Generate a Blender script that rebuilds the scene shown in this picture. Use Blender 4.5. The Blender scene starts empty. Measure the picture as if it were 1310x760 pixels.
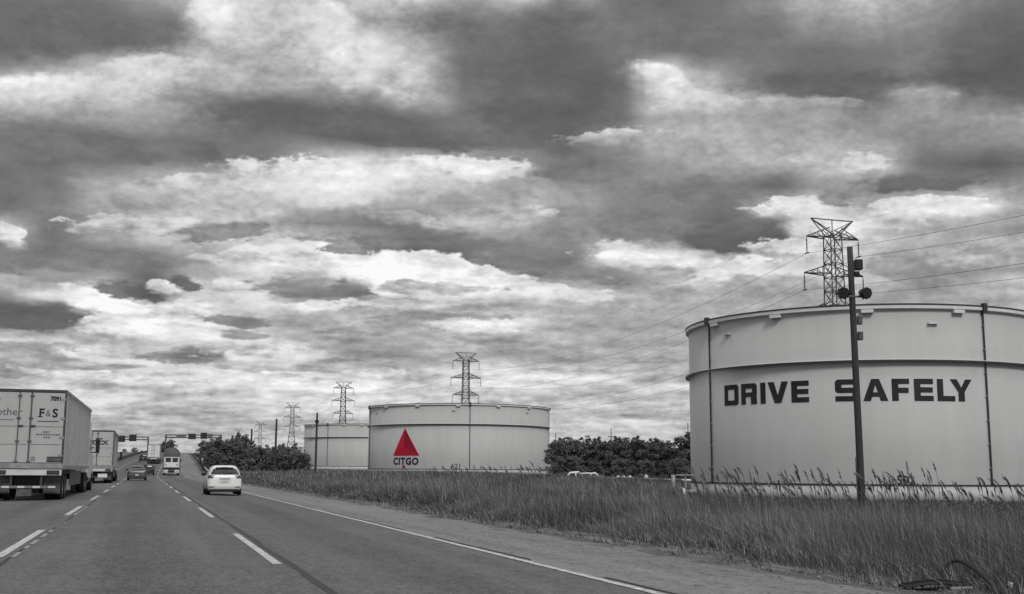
import bpy, bmesh, math, random
import numpy as np
from mathutils import Matrix, Vector
random.seed(7)
RNG = np.random.default_rng(7)
SC = bpy.context.scene
COL = SC.collection
PI = math.pi

# ------------------------------------------------------------------ camera
F_PX, PITCH, ROLL, EYE = 1450.0, 0.1516, 0.0064, 1.25
fw = np.array([0, math.cos(PITCH), math.sin(PITCH)])
rt0 = np.array([1.0, 0, 0]); up0 = np.array([0, -math.sin(PITCH), math.cos(PITCH)])
CR = rt0 * math.cos(ROLL) + up0 * math.sin(ROLL)
CU = -rt0 * math.sin(ROLL) + up0 * math.cos(ROLL)
cam = bpy.data.cameras.new('camera')
cam.sensor_width = 36.0
cam.lens = 36.0 * F_PX / 1310.0
cam.clip_start = 0.1; cam.clip_end = 20000
cam_o = bpy.data.objects.new('camera', cam); COL.objects.link(cam_o)
M = Matrix.Identity(4)
for i in range(3):
    M[i][0] = CR[i]; M[i][1] = CU[i]; M[i][2] = -fw[i]
M[2][3] = EYE
cam_o.matrix_world = M
SC.camera = cam_o

def ray(px, py):
    return (px - 655) * CR + (380 - py) * CU + F_PX * fw
def at_depth(px, Y):
    """ground-plan point in the direction of a column of the photo, Y metres ahead"""
    d = ray(px, 601); k = Y / d[1]
    return np.array([d[0] * k, Y])
def az_of(px, py=601):
    d = ray(px, py); return math.atan2(d[0], d[1])

# ------------------------------------------------------------------ sky, sun, exposure
SUN_EL, SUN_AZ = math.radians(42), math.radians(158)      # behind the camera, slightly right
world = bpy.data.worlds.new('World'); SC.world = world; world.use_nodes = True
def build_sky():
    nt = world.node_tree; N = nt.nodes; L = nt.links; N.clear()
    def nd(t, **kw):
        n = N.new(t)
        for k, v in kw.items(): setattr(n, k, v)
        return n
    def put(sock, v):
        if hasattr(v, 'is_output') or isinstance(v, bpy.types.NodeSocket): L.new(v, sock)
        else: sock.default_value = v
    def m(op, a, b=None, c=None, clamp=False):
        n = nd('ShaderNodeMath', operation=op); n.use_clamp = clamp
        put(n.inputs[0], a)
        if b is not None: put(n.inputs[1], b)
        if c is not None: put(n.inputs[2], c)
        return n.outputs[0]
    def smooth(x, a, b, lo=0.0, hi=1.0):
        n = nd('ShaderNodeMapRange', interpolation_type='SMOOTHSTEP')
        put(n.inputs['Value'], x)
        n.inputs['From Min'].default_value = a; n.inputs['From Max'].default_value = b
        n.inputs['To Min'].default_value = lo; n.inputs['To Max'].default_value = hi
        return n.outputs['Result']
    def linear(x, a, b):
        n = nd('ShaderNodeMapRange', interpolation_type='LINEAR')
        put(n.inputs['Value'], x); n.inputs['From Min'].default_value = a; n.inputs['From Max'].default_value = b
        return n.outputs['Result']
    tc = nd('ShaderNodeTexCoord')
    sp = nd('ShaderNodeSeparateXYZ'); L.new(tc.outputs['Generated'], sp.inputs[0])
    x, y, z = sp.outputs
    az = m('ARCTAN2', x, y)
    hl = m('SQRT', m('ADD', m('MULTIPLY', x, x), m('MULTIPLY', y, y)))
    el = m('ARCTAN2', z, hl)
    den = m('ADD', m('MAXIMUM', z, 0.0), 0.17)
    cp = nd('ShaderNodeCombineXYZ')
    L.new(m('DIVIDE', x, den), cp.inputs[0]); L.new(m('DIVIDE', y, den), cp.inputs[1])
    def noise(scale, detail, rough, off=(0, 0, 0), dist=0.0):
        mp = nd('ShaderNodeMapping'); mp.inputs['Location'].default_value = off
        L.new(cp.outputs[0], mp.inputs[0])
        n = nd('ShaderNodeTexNoise', noise_dimensions='3D')
        L.new(mp.outputs[0], n.inputs['Vector'])
        n.inputs['Scale'].default_value = scale; n.inputs['Detail'].default_value = detail
        n.inputs['Roughness'].default_value = rough; n.inputs['Distortion'].default_value = dist
        return n
    # the cloud deck ahead: a map computed below, looked up by azimuth and elevation
    cm = nd('ShaderNodeTexImage', interpolation='Cubic', extension='EXTEND'); cm.image = cloud_map()
    cv = nd('ShaderNodeCombineXYZ')
    L.new(m('DIVIDE', m('SUBTRACT', az, AZ0), AZ1 - AZ0), cv.inputs[0]); L.new(m('DIVIDE', m('SUBTRACT', el, EL0), EL1 - EL0), cv.inputs[1])
    L.new(cv.outputs[0], cm.inputs['Vector'])
    cb_ = nd('ShaderNodeRGBToBW'); L.new(cm.outputs['Color'], cb_.inputs[0])
    charted = cb_.outputs[0]
    # generic overcast everywhere else
    g1 = noise(0.9, 8, 0.55, (11, 4, 0), 0.4).outputs['Fac']
    generic = smooth(g1, 0.32, 0.7, 0.40, 0.86)
    inside = m('MULTIPLY', m('MULTIPLY', smooth(az, -0.56, -0.47), smooth(az, 0.47, 0.56, 1, 0)), smooth(el, 0.43, 0.50, 1, 0))
    mx = nd('ShaderNodeMix', data_type='FLOAT')
    L.new(inside, mx.inputs[0]); L.new(generic, mx.inputs[2]); L.new(charted, mx.inputs[3])
    v = mx.outputs[0]
    v = m('MAXIMUM', v, 0.05)
    lin = m('POWER', v, 2.2)
    # overcast skies are brighter towards the zenith
    lin = m('MULTIPLY', lin, smooth(el, 0.45, 1.1, 1.0, ZENITH))
    sky = nd('ShaderNodeTexSky', sky_type='NISHITA'); sky.sun_disc = False
    sky.sun_elevation = SUN_EL; sky.sun_rotation = SUN_AZ
    sb = nd('ShaderNodeRGBToBW'); L.new(sky.outputs[0], sb.inputs[0])
    thin = m('MULTIPLY', sb.outputs[0], 0.1)
    mx = nd('ShaderNodeMix', data_type='FLOAT'); mx.inputs[0].default_value = 0.96
    L.new(thin, mx.inputs[2]); L.new(lin, mx.inputs[3])
    bg = nd('ShaderNodeBackground'); bg.inputs['Strength'].default_value = 1.0
    L.new(mx.outputs[0], bg.inputs['Color'])
    out = nd('ShaderNodeOutputWorld'); L.new(bg.outputs[0], out.inputs[0])
# brightness chart of the cloud deck by direction (rows: elevation, columns: azimuth)
ZENITH = 2.3
SKY = [
 (-20, (110,112,125,150,215,195,180,195,230,170,185,165,115,110,115,130,170,190,165,135,120)),
 (0,   (108,112,125,150,215,190,185,190,228,165,185,150,115,108,115,130,165,185,160,130,115)),
 (30,  (108,106,110,122,195,195,218,165,170,128,150,125,112,108,112,118,135,150,142,115,105)),
 (60,  (104,102,112,150,185,185,205,218,178,116,110,110,118,118,116,118,113,118,122,102,98)),
 (90,  (128,135,160,195,175,155,185,222,192,114,106,106,118,205,160,118,112,108,135,112,92)),
 (120, (200,205,195,190,180,165,165,190,195,120,100,98,115,190,205,160,150,112,150,115,100)),
 (150, (165,165,155,150,140,116,108,106,113,118,103,96,106,150,165,150,148,138,150,148,148)),
 (180, (116,118,122,128,124,110,103,103,103,108,110,106,148,165,160,155,145,150,132,130,142)),
 (210, (110,106,110,118,123,124,155,195,222,220,180,122,128,140,150,165,182,165,112,98,112)),
 (240, (112,118,165,185,190,202,212,218,202,180,158,138,128,128,128,112,148,138,128,132,138)),
 (265, (112,128,150,165,182,188,182,180,160,150,172,150,128,122,112,172,212,175,212,222,165)),
 (290, (190,116,165,205,198,190,148,126,126,178,178,138,132,128,112,150,200,195,165,165,150)),
 (315, (128,122,140,150,178,195,222,170,120,116,122,128,198,160,115,122,185,190,172,178,170)),
 (335, (132,126,126,122,150,212,242,252,232,150,120,120,200,235,205,175,205,195,150,150,150)),
 (355, (180,150,150,112,165,198,155,245,252,222,158,130,130,190,225,218,195,170,145,150,170)),
 (375, (130,205,250,115,195,205,132,145,215,235,228,208,172,155,165,165,160,160,150,155,165)),
 (395, (98,108,242,235,215,190,165,148,175,158,165,170,165,160,155,155,155,160,165,165,165)),
 (415, (115,112,185,242,232,160,155,188,162,208,208,158,153,153,155,158,160,160,165,165,165)),
 (435, (192,170,175,195,210,205,162,145,158,178,165,158,148,153,155,158,160,160,165,165,165)),
 (455, (145,140,195,145,115,185,195,148,148,165,153,148,153,158,160,160,160,160,165,165,165)),
 (475, (192,145,165,198,202,175,162,190,158,195,212,188,170,165,162,160,160,160,165,165,165)),
 (495, (145,202,168,175,195,208,208,222,180,192,192,170,175,175,172,170,168,168,168,168,168)),
 (515, (190,195,180,165,160,168,185,190,185,180,178,176,176,175,174,172,170,170,170,170,170)),
 (540, (172,172,170,165,165,168,170,172,174,175,174,174,172,172,172,172,172,172,172,172,172)),
 (570, (180,180,178,175,175,178,178,178,178,178,178,178,178,178,178,178,178,178,178,178,178)),
 (600, (185,)),
]
# single clouds: centre x, y, half width, half height, tilt in degrees, brightness (drawn back to front)
CLOUDS = [
 (80,40,130,42,0,104),(760,30,200,26,0,112),(690,120,85,48,5,98),(1050,100,100,20,0,104),(1230,95,100,24,0,92),(400,155,150,24,4,103),(150,190,150,22,0,114),(530,170,70,13,6,105),
 (250,15,30,22,0,222),(410,40,22,34,-25,222),(425,90,32,26,15,222),(500,112,20,20,30,196),(60,120,85,17,-5,206),(180,92,50,16,0,190),(340,75,40,25,0,165),(850,102,48,20,15,216),(912,118,40,8,8,202),(790,170,60,8,0,166),(1080,128,26,5,0,165),(1180,115,40,14,0,150),
 (580,210,72,12,0,224),(430,222,110,13,0,206),(250,235,60,9,0,182),(900,240,60,14,0,116),(1180,232,62,11,0,106),(740,215,60,18,0,122),(1060,190,60,14,0,160),(1100,210,30,10,0,185),
 (12,300,18,12,20,208),(150,285,58,9,0,188),(240,288,40,9,0,196),(290,298,52,10,0,128),(80,330,92,14,0,124),(350,325,48,11,5,214),(300,330,30,8,0,190),(420,322,30,14,0,226),
 (55,402,66,18,0,96),(105,378,28,15,15,230),(155,390,36,12,10,244),(165,367,34,10,8,94),(240,361,15,6,10,84),(200,379,13,4,8,90),(208,366,15,7,10,200),(170,416,62,13,4,228),(240,402,44,18,0,206),(300,365,26,10,0,202),
 (395,368,58,11,4,128),(310,411,36,6,5,114),(315,430,26,5,0,132),(390,393,52,7,0,192),(225,457,43,8,0,112),(105,451,28,5,5,206),(40,443,50,5,0,136),(15,470,25,11,0,130),(90,478,62,6,5,198),(330,452,52,8,0,198),(60,468,40,4,4,150),(150,470,40,3,0,140),(330,474,50,3,6,145),(210,490,60,5,0,200),(395,480,40,5,4,206),
 (470,312,62,8,2,118),(580,316,60,13,2,116),(650,336,60,12,5,124),(455,366,42,12,0,118),(490,345,46,22,0,246),(545,341,46,16,5,240),(610,356,54,14,10,226),(690,371,50,10,8,216),(748,379,26,7,0,212),(502,366,20,9,0,252),(560,370,60,6,4,180),
 (650,279,38,8,0,178),(542,285,22,7,18,178),(497,281,25,5,12,165),(520,390,72,6,0,194),(560,405,82,6,0,138),(600,418,50,7,0,196),(635,420,22,7,0,220),(480,420,52,9,0,142),(660,485,52,9,0,204),(470,478,30,7,0,194),(700,440,90,6,0,150),
 (740,350,52,10,4,128),(790,312,22,9,0,204),(800,330,50,7,5,218),(860,341,46,11,9,212),(920,346,60,13,0,206),(840,352,40,8,0,150),(820,290,60,16,0,125),
 (940,300,72,22,0,106),(960,268,30,6,12,198),(1012,262,34,11,0,212),(1070,290,60,16,0,200),(1150,280,40,13,0,196),(1200,265,56,12,0,218),(1080,250,22,9,0,130),(1020,318,50,10,0,202),(1150,345,52,13,0,142),(1240,330,50,14,0,180),(990,365,70,10,0,160),
]
AZ0, AZ1, EL0, EL1 = -0.57, 0.57, -0.03, 0.51
def cloud_map(W=1900, H=900):
    """brightness of the overcast by direction, computed with fractal noise around the cloud list"""
    rg = np.random.default_rng(5); f4 = np.float32
    AZ, EL = np.meshgrid(np.linspace(AZ0, AZ1, W), np.linspace(EL0, EL1, H))
    d = np.stack([np.sin(AZ) * np.cos(EL), np.cos(AZ) * np.cos(EL), np.sin(EL)], -1); w_ = d @ fw
    X = (655 + F_PX * (d @ CR) / w_).astype(f4); Y = (380 - F_PX * (d @ CU) / w_).astype(f4)
    den = np.maximum(np.sin(EL), 0) + .13
    U = (np.sin(AZ) * np.cos(EL) / den).astype(f4); V = (np.cos(AZ) * np.cos(EL) / den).astype(f4)
    def noise(u, w):
        t = rg.random((256, 256)).astype(f4); i = np.floor(u).astype(int); j = np.floor(w).astype(int)
        a = u - i; c = w - j; a = a * a * (3 - 2 * a); c = c * c * (3 - 2 * c); i &= 255; j &= 255; i1 = (i + 1) & 255; j1 = (j + 1) & 255
        return (t[i, j] * (1 - a) + t[i1, j] * a) * (1 - c) + (t[i, j1] * (1 - a) + t[i1, j1] * a) * c - .5
    def fbm(u, w, n, gain=.55, billow=False):
        f = 0; amp = 1.0; tot = 0
        for o_ in range(n):
            q = noise(u * 2 ** o_ + 17.3 * o_, w * 2 ** o_ + 9.1 * o_)
            f = f + amp * ((np.abs(q) * 2 - .33) if billow else q * 1.6); tot += amp; amp *= gain
        return f / tot ** .6
    wx = fbm(U * 2.2, V * 2.2, 6); wy = fbm(U * 2.2 + 40, V * 2.2 + 11, 6)
    lo = np.clip((560 - Y) / 420, .22, 1)          # everything shrinks towards the horizon
    Xw = X + 34 * wx * lo; Yw = Y + 20 * wy * lo
    rows = sorted(SKY); yk = np.array([r[0] for r in rows], float)
    full = np.array([list(r[1]) + [r[1][-1]] * (21 - len(r[1])) for r in rows], float)
    fy = np.interp(Yw, yk, np.arange(len(yk))); fx = np.clip(Xw / 65.5, 0, 19.999)
    i = np.clip(fy.astype(int), 0, len(yk) - 2); j = fx.astype(int); a = fy - i; c = fx - j; c = c * c * (3 - 2 * c)
    G = (full[i, j] * (1 - c) + full[i, j + 1] * c) * (1 - a) + (full[i + 1, j] * (1 - c) + full[i + 1, j + 1] * c) * a
    e1 = fbm(U * 5, V * 5, 6, .6); e2 = fbm(X / 26, Y / 17, 5, .6, True); e3 = fbm(U * 12, V * 12, 5, .6)
    e4 = fbm(X / 34, Y / 8, 6, .62); e5 = fbm(X / 13, Y / 6, 5, .62)
    for cx, cy, rx, ry, tilt, val in CLOUDS:
        t = math.radians(tilt); dx = Xw - cx; dy = Yw - cy; u = (dx * math.cos(t) + dy * math.sin(t)) / rx; w = (-dx * math.sin(t) + dy * math.cos(t)) / ry
        r0 = np.hypot(u, w); msk = r0 < 2.6
        sm = float(np.clip((20 - ry) / 12, 0, 1))        # small scraps are torn more than the big masses
        r = r0 * (1 - .12 * sm) + e1 * .42 - e2 * .34 + e3 * .2 + sm * (e4 * .75 + e5 * .40)
        # bright heaps have crisp tops and soft undersides, dark bases the other way round
        sf = 1 / (1 + np.exp(-4 * w)); soft = (.22 + .75 * sf) if val > 160 else (.97 - .65 * sf)
        soft = soft * (1 + 1.1 * np.clip((250 - Y) / 170, 0, 1))
        k = np.clip((1.12 + soft * .25 - r) / soft, 0, 1); k = k * k * (3 - 2 * k) * (.93 - (.13 if val > 160 else .30) * sm) * msk
        G = G + (val + (e3 * 26 if val > 160 else e3 * 7) - G) * k
    mid = np.clip((G - 95) / 80, .26, 1)
    G = G + mid * (24 * e1 + 20 * e3 + 15 * e2 + 9 * fbm(X / 9, Y / 6, 3, .6))
    low = np.clip((Y - 390) / 90, 0, 1) * np.clip((590 - Y) / 60, 0, 1)
    e6 = fbm(X / 70, Y / 11, 6, .6); G = G + low * (36 * e6 + 12 * e4 + 9)
    def blur(q, rx, ry):
        for ax_, r_ in ((0, ry), (1, rx)):
            pad = [(0, 0), (0, 0)]; pad[ax_] = (r_ + 1, r_); c = np.cumsum(np.pad(q, pad, mode='edge'), axis=ax_)
            q = (c[2 * r_ + 1:] - c[:-2 * r_ - 1]) / (2 * r_ + 1) if ax_ == 0 else (c[:, 2 * r_ + 1:] - c[:, :-2 * r_ - 1]) / (2 * r_ + 1)
        return q
    G = G + .30 * (G - blur(blur(G, 9, 5), 9, 5)) + .14 * (G - blur(blur(G, 55, 28), 55, 28))      # crisp cloud edges
    G = (G - 140) * 1.13 + 144
    G = np.where(G > 212, 212 + (G - 212) * .7, G); G = np.where(G < 100, 100 - (100 - G) * .6, G)
    v = np.clip(G, 70, 253) / 255.0
    im = bpy.data.images.new('cloud_deck', W, H, alpha=False, float_buffer=True); im.colorspace_settings.name = 'Non-Color'
    px = np.ones((H, W, 4), f4); px[..., 0] = px[..., 1] = px[..., 2] = v
    im.pixels.foreach_set(px.ravel()); im.update(); im.pack()
    return im
build_sky()
sun = bpy.data.lights.new('sun', 'SUN'); sun.energy = 1.5; sun.angle = math.radians(14); sun.color = (1, 0.985, 0.96)
sun_o = bpy.data.objects.new('sun', sun); COL.objects.link(sun_o)
sdir = Vector((math.cos(SUN_EL) * math.sin(SUN_AZ), math.cos(SUN_EL) * math.cos(SUN_AZ), math.sin(SUN_EL)))
sun_o.rotation_euler = sdir.to_track_quat('Z', 'Y').to_euler(); sun_o.location = (0, 0, 60)
SC.view_settings.view_transform = 'Standard'; SC.view_settings.look = 'None'
SC.view_settings.exposure = 0.0; SC.view_settings.gamma = 1.0; SC.view_settings.use_curve_mapping = False

# ------------------------------------------------------------------ materials
MATS = {}
def mat(name, base, rough=0.6, var=0.15, scale=4.0, metal=0.0, stretch=(1, 1, 1), bump=0.0, bscale=30.0, spec=0.4, coords='Object', detail=6, col=None):
    """a plain painted / raw surface with uneven tone: noise moves the base value by +-var"""
    if name in MATS: return MATS[name]
    mt = bpy.data.materials.new(name); mt.use_nodes = True; MATS[name] = mt
    nt = mt.node_tree; N = nt.nodes; L = nt.links
    b = N['Principled BSDF']
    b.inputs['Roughness'].default_value = rough; b.inputs['Metallic'].default_value = metal
    b.inputs['Specular IOR Level'].default_value = spec
    tc = N.new('ShaderNodeTexCoord'); mp = N.new('ShaderNodeMapping'); mp.inputs['Scale'].default_value = stretch
    L.new(tc.outputs[coords], mp.inputs[0])
    n = N.new('ShaderNodeTexNoise'); n.inputs['Scale'].default_value = scale; n.inputs['Detail'].default_value = detail
    n.inputs['Roughness'].default_value = 0.6
    L.new(mp.outputs[0], n.inputs['Vector'])
    cr = N.new('ShaderNodeValToRGB')
    c = col or (base, base, base)
    cr.color_ramp.elements[0].position = 0.3; cr.color_ramp.elements[1].position = 0.7
    cr.color_ramp.elements[0].color = tuple(q * (1 - var) for q in c) + (1,)
    cr.color_ramp.elements[1].color = tuple(min(1, q * (1 + var)) for q in c) + (1,)
    L.new(n.outputs['Fac'], cr.inputs[0]); L.new(cr.outputs[0], b.inputs['Base Color'])
    if bump:
        n2 = N.new('ShaderNodeTexNoise'); n2.inputs['Scale'].default_value = bscale; n2.inputs['Detail'].default_value = 4
        L.new(mp.outputs[0], n2.inputs['Vector'])
        bp = N.new('ShaderNodeBump'); bp.inputs['Strength'].default_value = bump; bp.inputs['Distance'].default_value = 0.02
        L.new(n2.outputs['Fac'], bp.inputs['Height']); L.new(bp.outputs[0], b.inputs['Normal'])
    return mt

def mat_asphalt(name, base, tracks=True):
    mt = bpy.data.materials.new(name); mt.use_nodes = True
    nt = mt.node_tree; N = nt.nodes; L = nt.links; b = N['Principled BSDF']
    b.inputs['Roughness'].default_value = 0.85; b.inputs['Specular IOR Level'].default_value = 0.25
    uv = N.new('ShaderNodeUVMap')
    def noise(scale, detail, sx=1, sy=1, rough=.6):
        mp = N.new('ShaderNodeMapping'); mp.inputs['Scale'].default_value = (sx, sy, 1); L.new(uv.outputs[0], mp.inputs[0])
        n = N.new('ShaderNodeTexNoise'); n.inputs['Scale'].default_value = scale; n.inputs['Detail'].default_value = detail
        n.inputs['Roughness'].default_value = rough
        L.new(mp.outputs[0], n.inputs['Vector']); return n.outputs['Fac']
    def m(op, a, bb):
        n = N.new('ShaderNodeMath'); n.operation = op
        for i, q in ((0, a), (1, bb)):
            if isinstance(q, (int, float)): n.inputs[i].default_value = q
            else: L.new(q, n.inputs[i])
        return n.outputs[0]
    v = m('MULTIPLY', m('SUBTRACT', noise(38, 3, 1, .8, .7), .5), 2.4)              # stones
    v = m('ADD', v, m('MULTIPLY', m('SUBTRACT', noise(15, 3, 1, .5, .7), .5), 1.7))
    v = m('ADD', v, m('MULTIPLY', m('SUBTRACT', noise(5, 4, 1, .4), .5), .9))
    v = m('ADD', v, m('MULTIPLY', m('SUBTRACT', noise(.35, 5), .5), .45))       # patches
    v = m('ADD', v, m('MULTIPLY', m('SUBTRACT', noise(1.2, 5, 1, .03), .5), .9))  # streaks along the lane
    if tracks:
        sp = N.new('ShaderNodeSeparateXYZ'); L.new(uv.outputs[0], sp.inputs[0])
        # oil-darkened middle of each 3.6 m lane
        w = m('COSINE', m('MULTIPLY', m('ADD', sp.outputs[0], .05), 2 * PI / 3.6), 0)
        v = m('SUBTRACT', v, m('MULTIPLY', m('MAXIMUM', w, 0), .16))
    v = m('MULTIPLY', m('ADD', v, 1.0), base)
    v = m('MAXIMUM', v, .012)
    if not tracks:
        # soil washed over the outer edge of the shoulder
        sp = N.new('ShaderNodeSeparateXYZ'); L.new(uv.outputs[0], sp.inputs[0])
        q = m('ADD', sp.outputs[0], m('MULTIPLY', m('SUBTRACT', noise(.9, 7, 1, .4), .5), 3.4))
        mr = N.new('ShaderNodeMapRange'); mr.interpolation_type = 'SMOOTHSTEP'; L.new(q, mr.inputs[0]); mr.inputs[1].default_value = 8.55; mr.inputs[2].default_value = 9.0
        dirt = m('ADD', m('MULTIPLY', noise(9, 7, 1, .7, .75), .26), -.045)
        mx = N.new('ShaderNodeMix'); mx.data_type = 'FLOAT'; L.new(mr.outputs[0], mx.inputs[0]); L.new(v, mx.inputs[2]); L.new(dirt, mx.inputs[3]); v = mx.outputs[0]
        # dark crack lines
        ck = m('ABSOLUTE', m('SUBTRACT', noise(.8, 4, 1, .12), .5), 0)
        mc = N.new('ShaderNodeMapRange'); L.new(ck, mc.inputs[0]); mc.inputs[1].default_value = 0; mc.inputs[2].default_value = .006; mc.inputs[3].default_value = .45; mc.inputs[4].default_value = 1
        v = m('MULTIPLY', v, mc.outputs[0])
    L.new(v, b.inputs['Base Color'])
    bp = N.new('ShaderNodeBump'); bp.inputs['Strength'].default_value = .35; bp.inputs['Distance'].default_value = .01
    L.new(noise(60, 2), bp.inputs['Height']); L.new(bp.outputs[0], b.inputs['Normal'])
    return mt

def mat_attr(name, lo, hi, rough=.8, attr='tone', transl=0.0):
    """leafy stuff: each blade or leaf has its own random tone"""
    mt = bpy.data.materials.new(name); mt.use_nodes = True
    nt = mt.node_tree; N = nt.nodes; L = nt.links; b = N['Principled BSDF']
    b.inputs['Roughness'].default_value = rough; b.inputs['Specular IOR Level'].default_value = .2
    a = N.new('ShaderNodeAttribute'); a.attribute_name = attr
    cr = N.new('ShaderNodeValToRGB'); e = cr.color_ramp.elements
    e[0].color = (lo, lo, lo, 1); e[1].color = (hi, hi, hi, 1)
    mid = cr.color_ramp.elements.new(.72); q = lo + (hi - lo) * .32; mid.color = (q, q, q, 1)
    L.new(a.outputs['Fac'], cr.inputs[0]); L.new(cr.outputs[0], b.inputs['Base Color'])
    return mt

M_ASPH = mat_asphalt('asphalt', 0.121)
M_SHOULDER = mat_asphalt('shoulder_asphalt', 0.19, False)
M_PAINT = mat('road_paint', 0.47, .75, .60, 7, coords='UV', detail=10)
M_PAINT_OLD = mat('worn_road_paint', 0.28, .8, .5, 6, coords='UV', detail=8)
M_TAR = mat('tar', 0.022, .6, .3, 3, coords='UV')
def mat_tank():
    mt = bpy.data.materials.new('tank_paint'); mt.use_nodes = True
    nt = mt.node_tree; N = nt.nodes; L = nt.links; b = N['Principled BSDF']; b.inputs['Roughness'].default_value = .55
    b.inputs['Specular IOR Level'].default_value = .3
    tc = N.new('ShaderNodeTexCoord')
    def noise(sc, st_, det):
        mp = N.new('ShaderNodeMapping'); mp.inputs['Scale'].default_value = st_; L.new(tc.outputs['Object'], mp.inputs[0])
        n = N.new('ShaderNodeTexNoise'); n.inputs['Scale'].default_value = sc; n.inputs['Detail'].default_value = det; L.new(mp.outputs[0], n.inputs['Vector']); return n.outputs['Fac']
    def m(op, a, bb):
        n = N.new('ShaderNodeMath'); n.operation = op
        for i, q in ((0, a), (1, bb)):
            if isinstance(q, (int, float)): n.inputs[i].default_value = q
            else: L.new(q, n.inputs[i])
        return n.outputs[0]
    v = m('MULTIPLY', m('SUBTRACT', noise(.5, (1, 1, .3), 6), .5), .22)
    v = m('ADD', v, m('MULTIPLY', m('SUBTRACT', noise(2.6, (1, 1, .05), 5), .5), .10))     # run-off streaks
    v = m('ADD', v, m('MULTIPLY', m('SUBTRACT', noise(9, (1, 1, 1), 5), .5), .08))
    # plate courses: each 2.45 m ring of plates has taken the paint a little differently
    sp = N.new('ShaderNodeSeparateXYZ'); L.new(tc.outputs['Object'], sp.inputs[0])
    cz = m('FLOOR', m('DIVIDE', sp.outputs[2], 2.45), 0); wn = N.new('ShaderNodeTexWhiteNoise'); wn.noise_dimensions = '1D'; L.new(cz, wn.inputs['W'])
    v = m('ADD', v, m('MULTIPLY', m('SUBTRACT', wn.outputs['Value'], .5), .05))
    L.new(m('MULTIPLY', m('ADD', v, 1.0), .475), b.inputs['Base Color'])
    return mt
M_TANK = mat_tank()
M_TANKLOW = mat('tank_base_paint', 0.50, .55, .10, .8, stretch=(1, 1, .35))
M_TANKDK = mat('tank_dark_steel', 0.045, .5, .2, 3)
M_TANKLT = mat('tank_rim_paint', 0.74, .5, .08, 2)
M_LETTER = mat('black_lettering', 0.020, .6, .45, 1.2, stretch=(1, 1, .4))
M_NAVY = mat('navy_lettering', 0, .5, .1, 2, col=(.012, .014, .04))
M_RED1 = mat('bright_red', 0, .5, .08, 1, col=(.60, .012, .035))
M_RED2 = mat('deep_red', 0, .5, .08, 1, col=(.30, .004, .022))
M_RED3 = mat('crimson', 0, .5, .08, 1, col=(.46, .006, .035))
M_WOOD = mat('weathered_wood', 0.05, .85, .4, 6, stretch=(6, 6, .3), bump=.3)
M_STEEL = mat('galvanised_steel', 0.10, .5, .2, 3, metal=.3)
M_BLACK = mat('black_plastic', 0.012, .45, .3, 6)
M_RUBBER = mat('rubber', 0.016, .8, .3, 8)
M_RIM = mat('wheel_rim', 0.34, .35, .15, 5, metal=.5)
M_WHITE = mat('white_paint', 0.78, .28, .04, 2, spec=.5)
M_GREYCAR = mat('grey_car_paint', 0.10, .22, .06, 2, spec=.6)
M_SILVER = mat('silver_paint', 0.50, .3, .06, 2, spec=.5)
M_DARKCAR = mat('dark_paint', 0.03, .25, .1, 2, spec=.5)
M_GLASS = mat('dark_glass', 0.035, .06, .2, 2, spec=.6)
M_LAMP = mat('lamp_lens', 0.06, .2, .2, 8, spec=.6)
M_PLATE = mat('number_plate', 0.60, .5, .1, 8)
M_DOOR = mat('trailer_door_paint', 0.47, .45, .07, 1.5, stretch=(1, 1, .4))
M_SIDE = mat('trailer_side_panel', 0.64, .5, .2, 1.1, stretch=(1, .6, 1), detail=8)
M_TRIM = mat('trailer_steel', 0.055, .5, .3, 4)
M_SILL = mat('trailer_sill', 0.29, .5, .25, 4)
M_FLAP = mat('mud_flap', 0.11, .8, .3, 5)
M_TIREGREY = mat('faded_lettering', 0.07, .5, .3, 2)
M_TAPE = mat('reflective_tape', 0.66, .4, .05, 5)
M_ROD = mat('lock_rod_steel', 0.12, .5, .3, 4)
M_TAPE2 = mat('dull_tape', 0.20, .5, .1, 5)
M_PIPE = mat('white_pipe', 0.82, .4, .08, 3)
M_CONC = mat('concrete', 0.22, .85, .25, 1.2, bump=.2)
M_BARR = mat('dirty_barrier', 0.05, .85, .3, .6)
M_SIGN = mat('sign_back', 0.035, .6, .2, 1.5)
M_SIGNLT = mat('sign_face_grey', 0.14, .6, .2, 1.5)
M_BARK = mat('bark', 0.045, .9, .4, 8, stretch=(3, 3, .5))
M_LEAF = mat_attr('leaves_dark', 0.065, 0.27)
M_LEAF2 = mat_attr('leaves_mid', 0.08, 0.33)
M_REED = mat_attr('reed_blades', 0.04, 0.47)
M_GRASS = mat_attr('verge_grass', 0.04, 0.36)
M_PLUME = mat_attr('reed_plumes', 0.024, 0.30)
M_WIRE = mat('wire', 0.03, .5, .2, 1)
M_INSUL = mat('insulator_ceramic', 0.03, .3, .2, 4)

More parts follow.
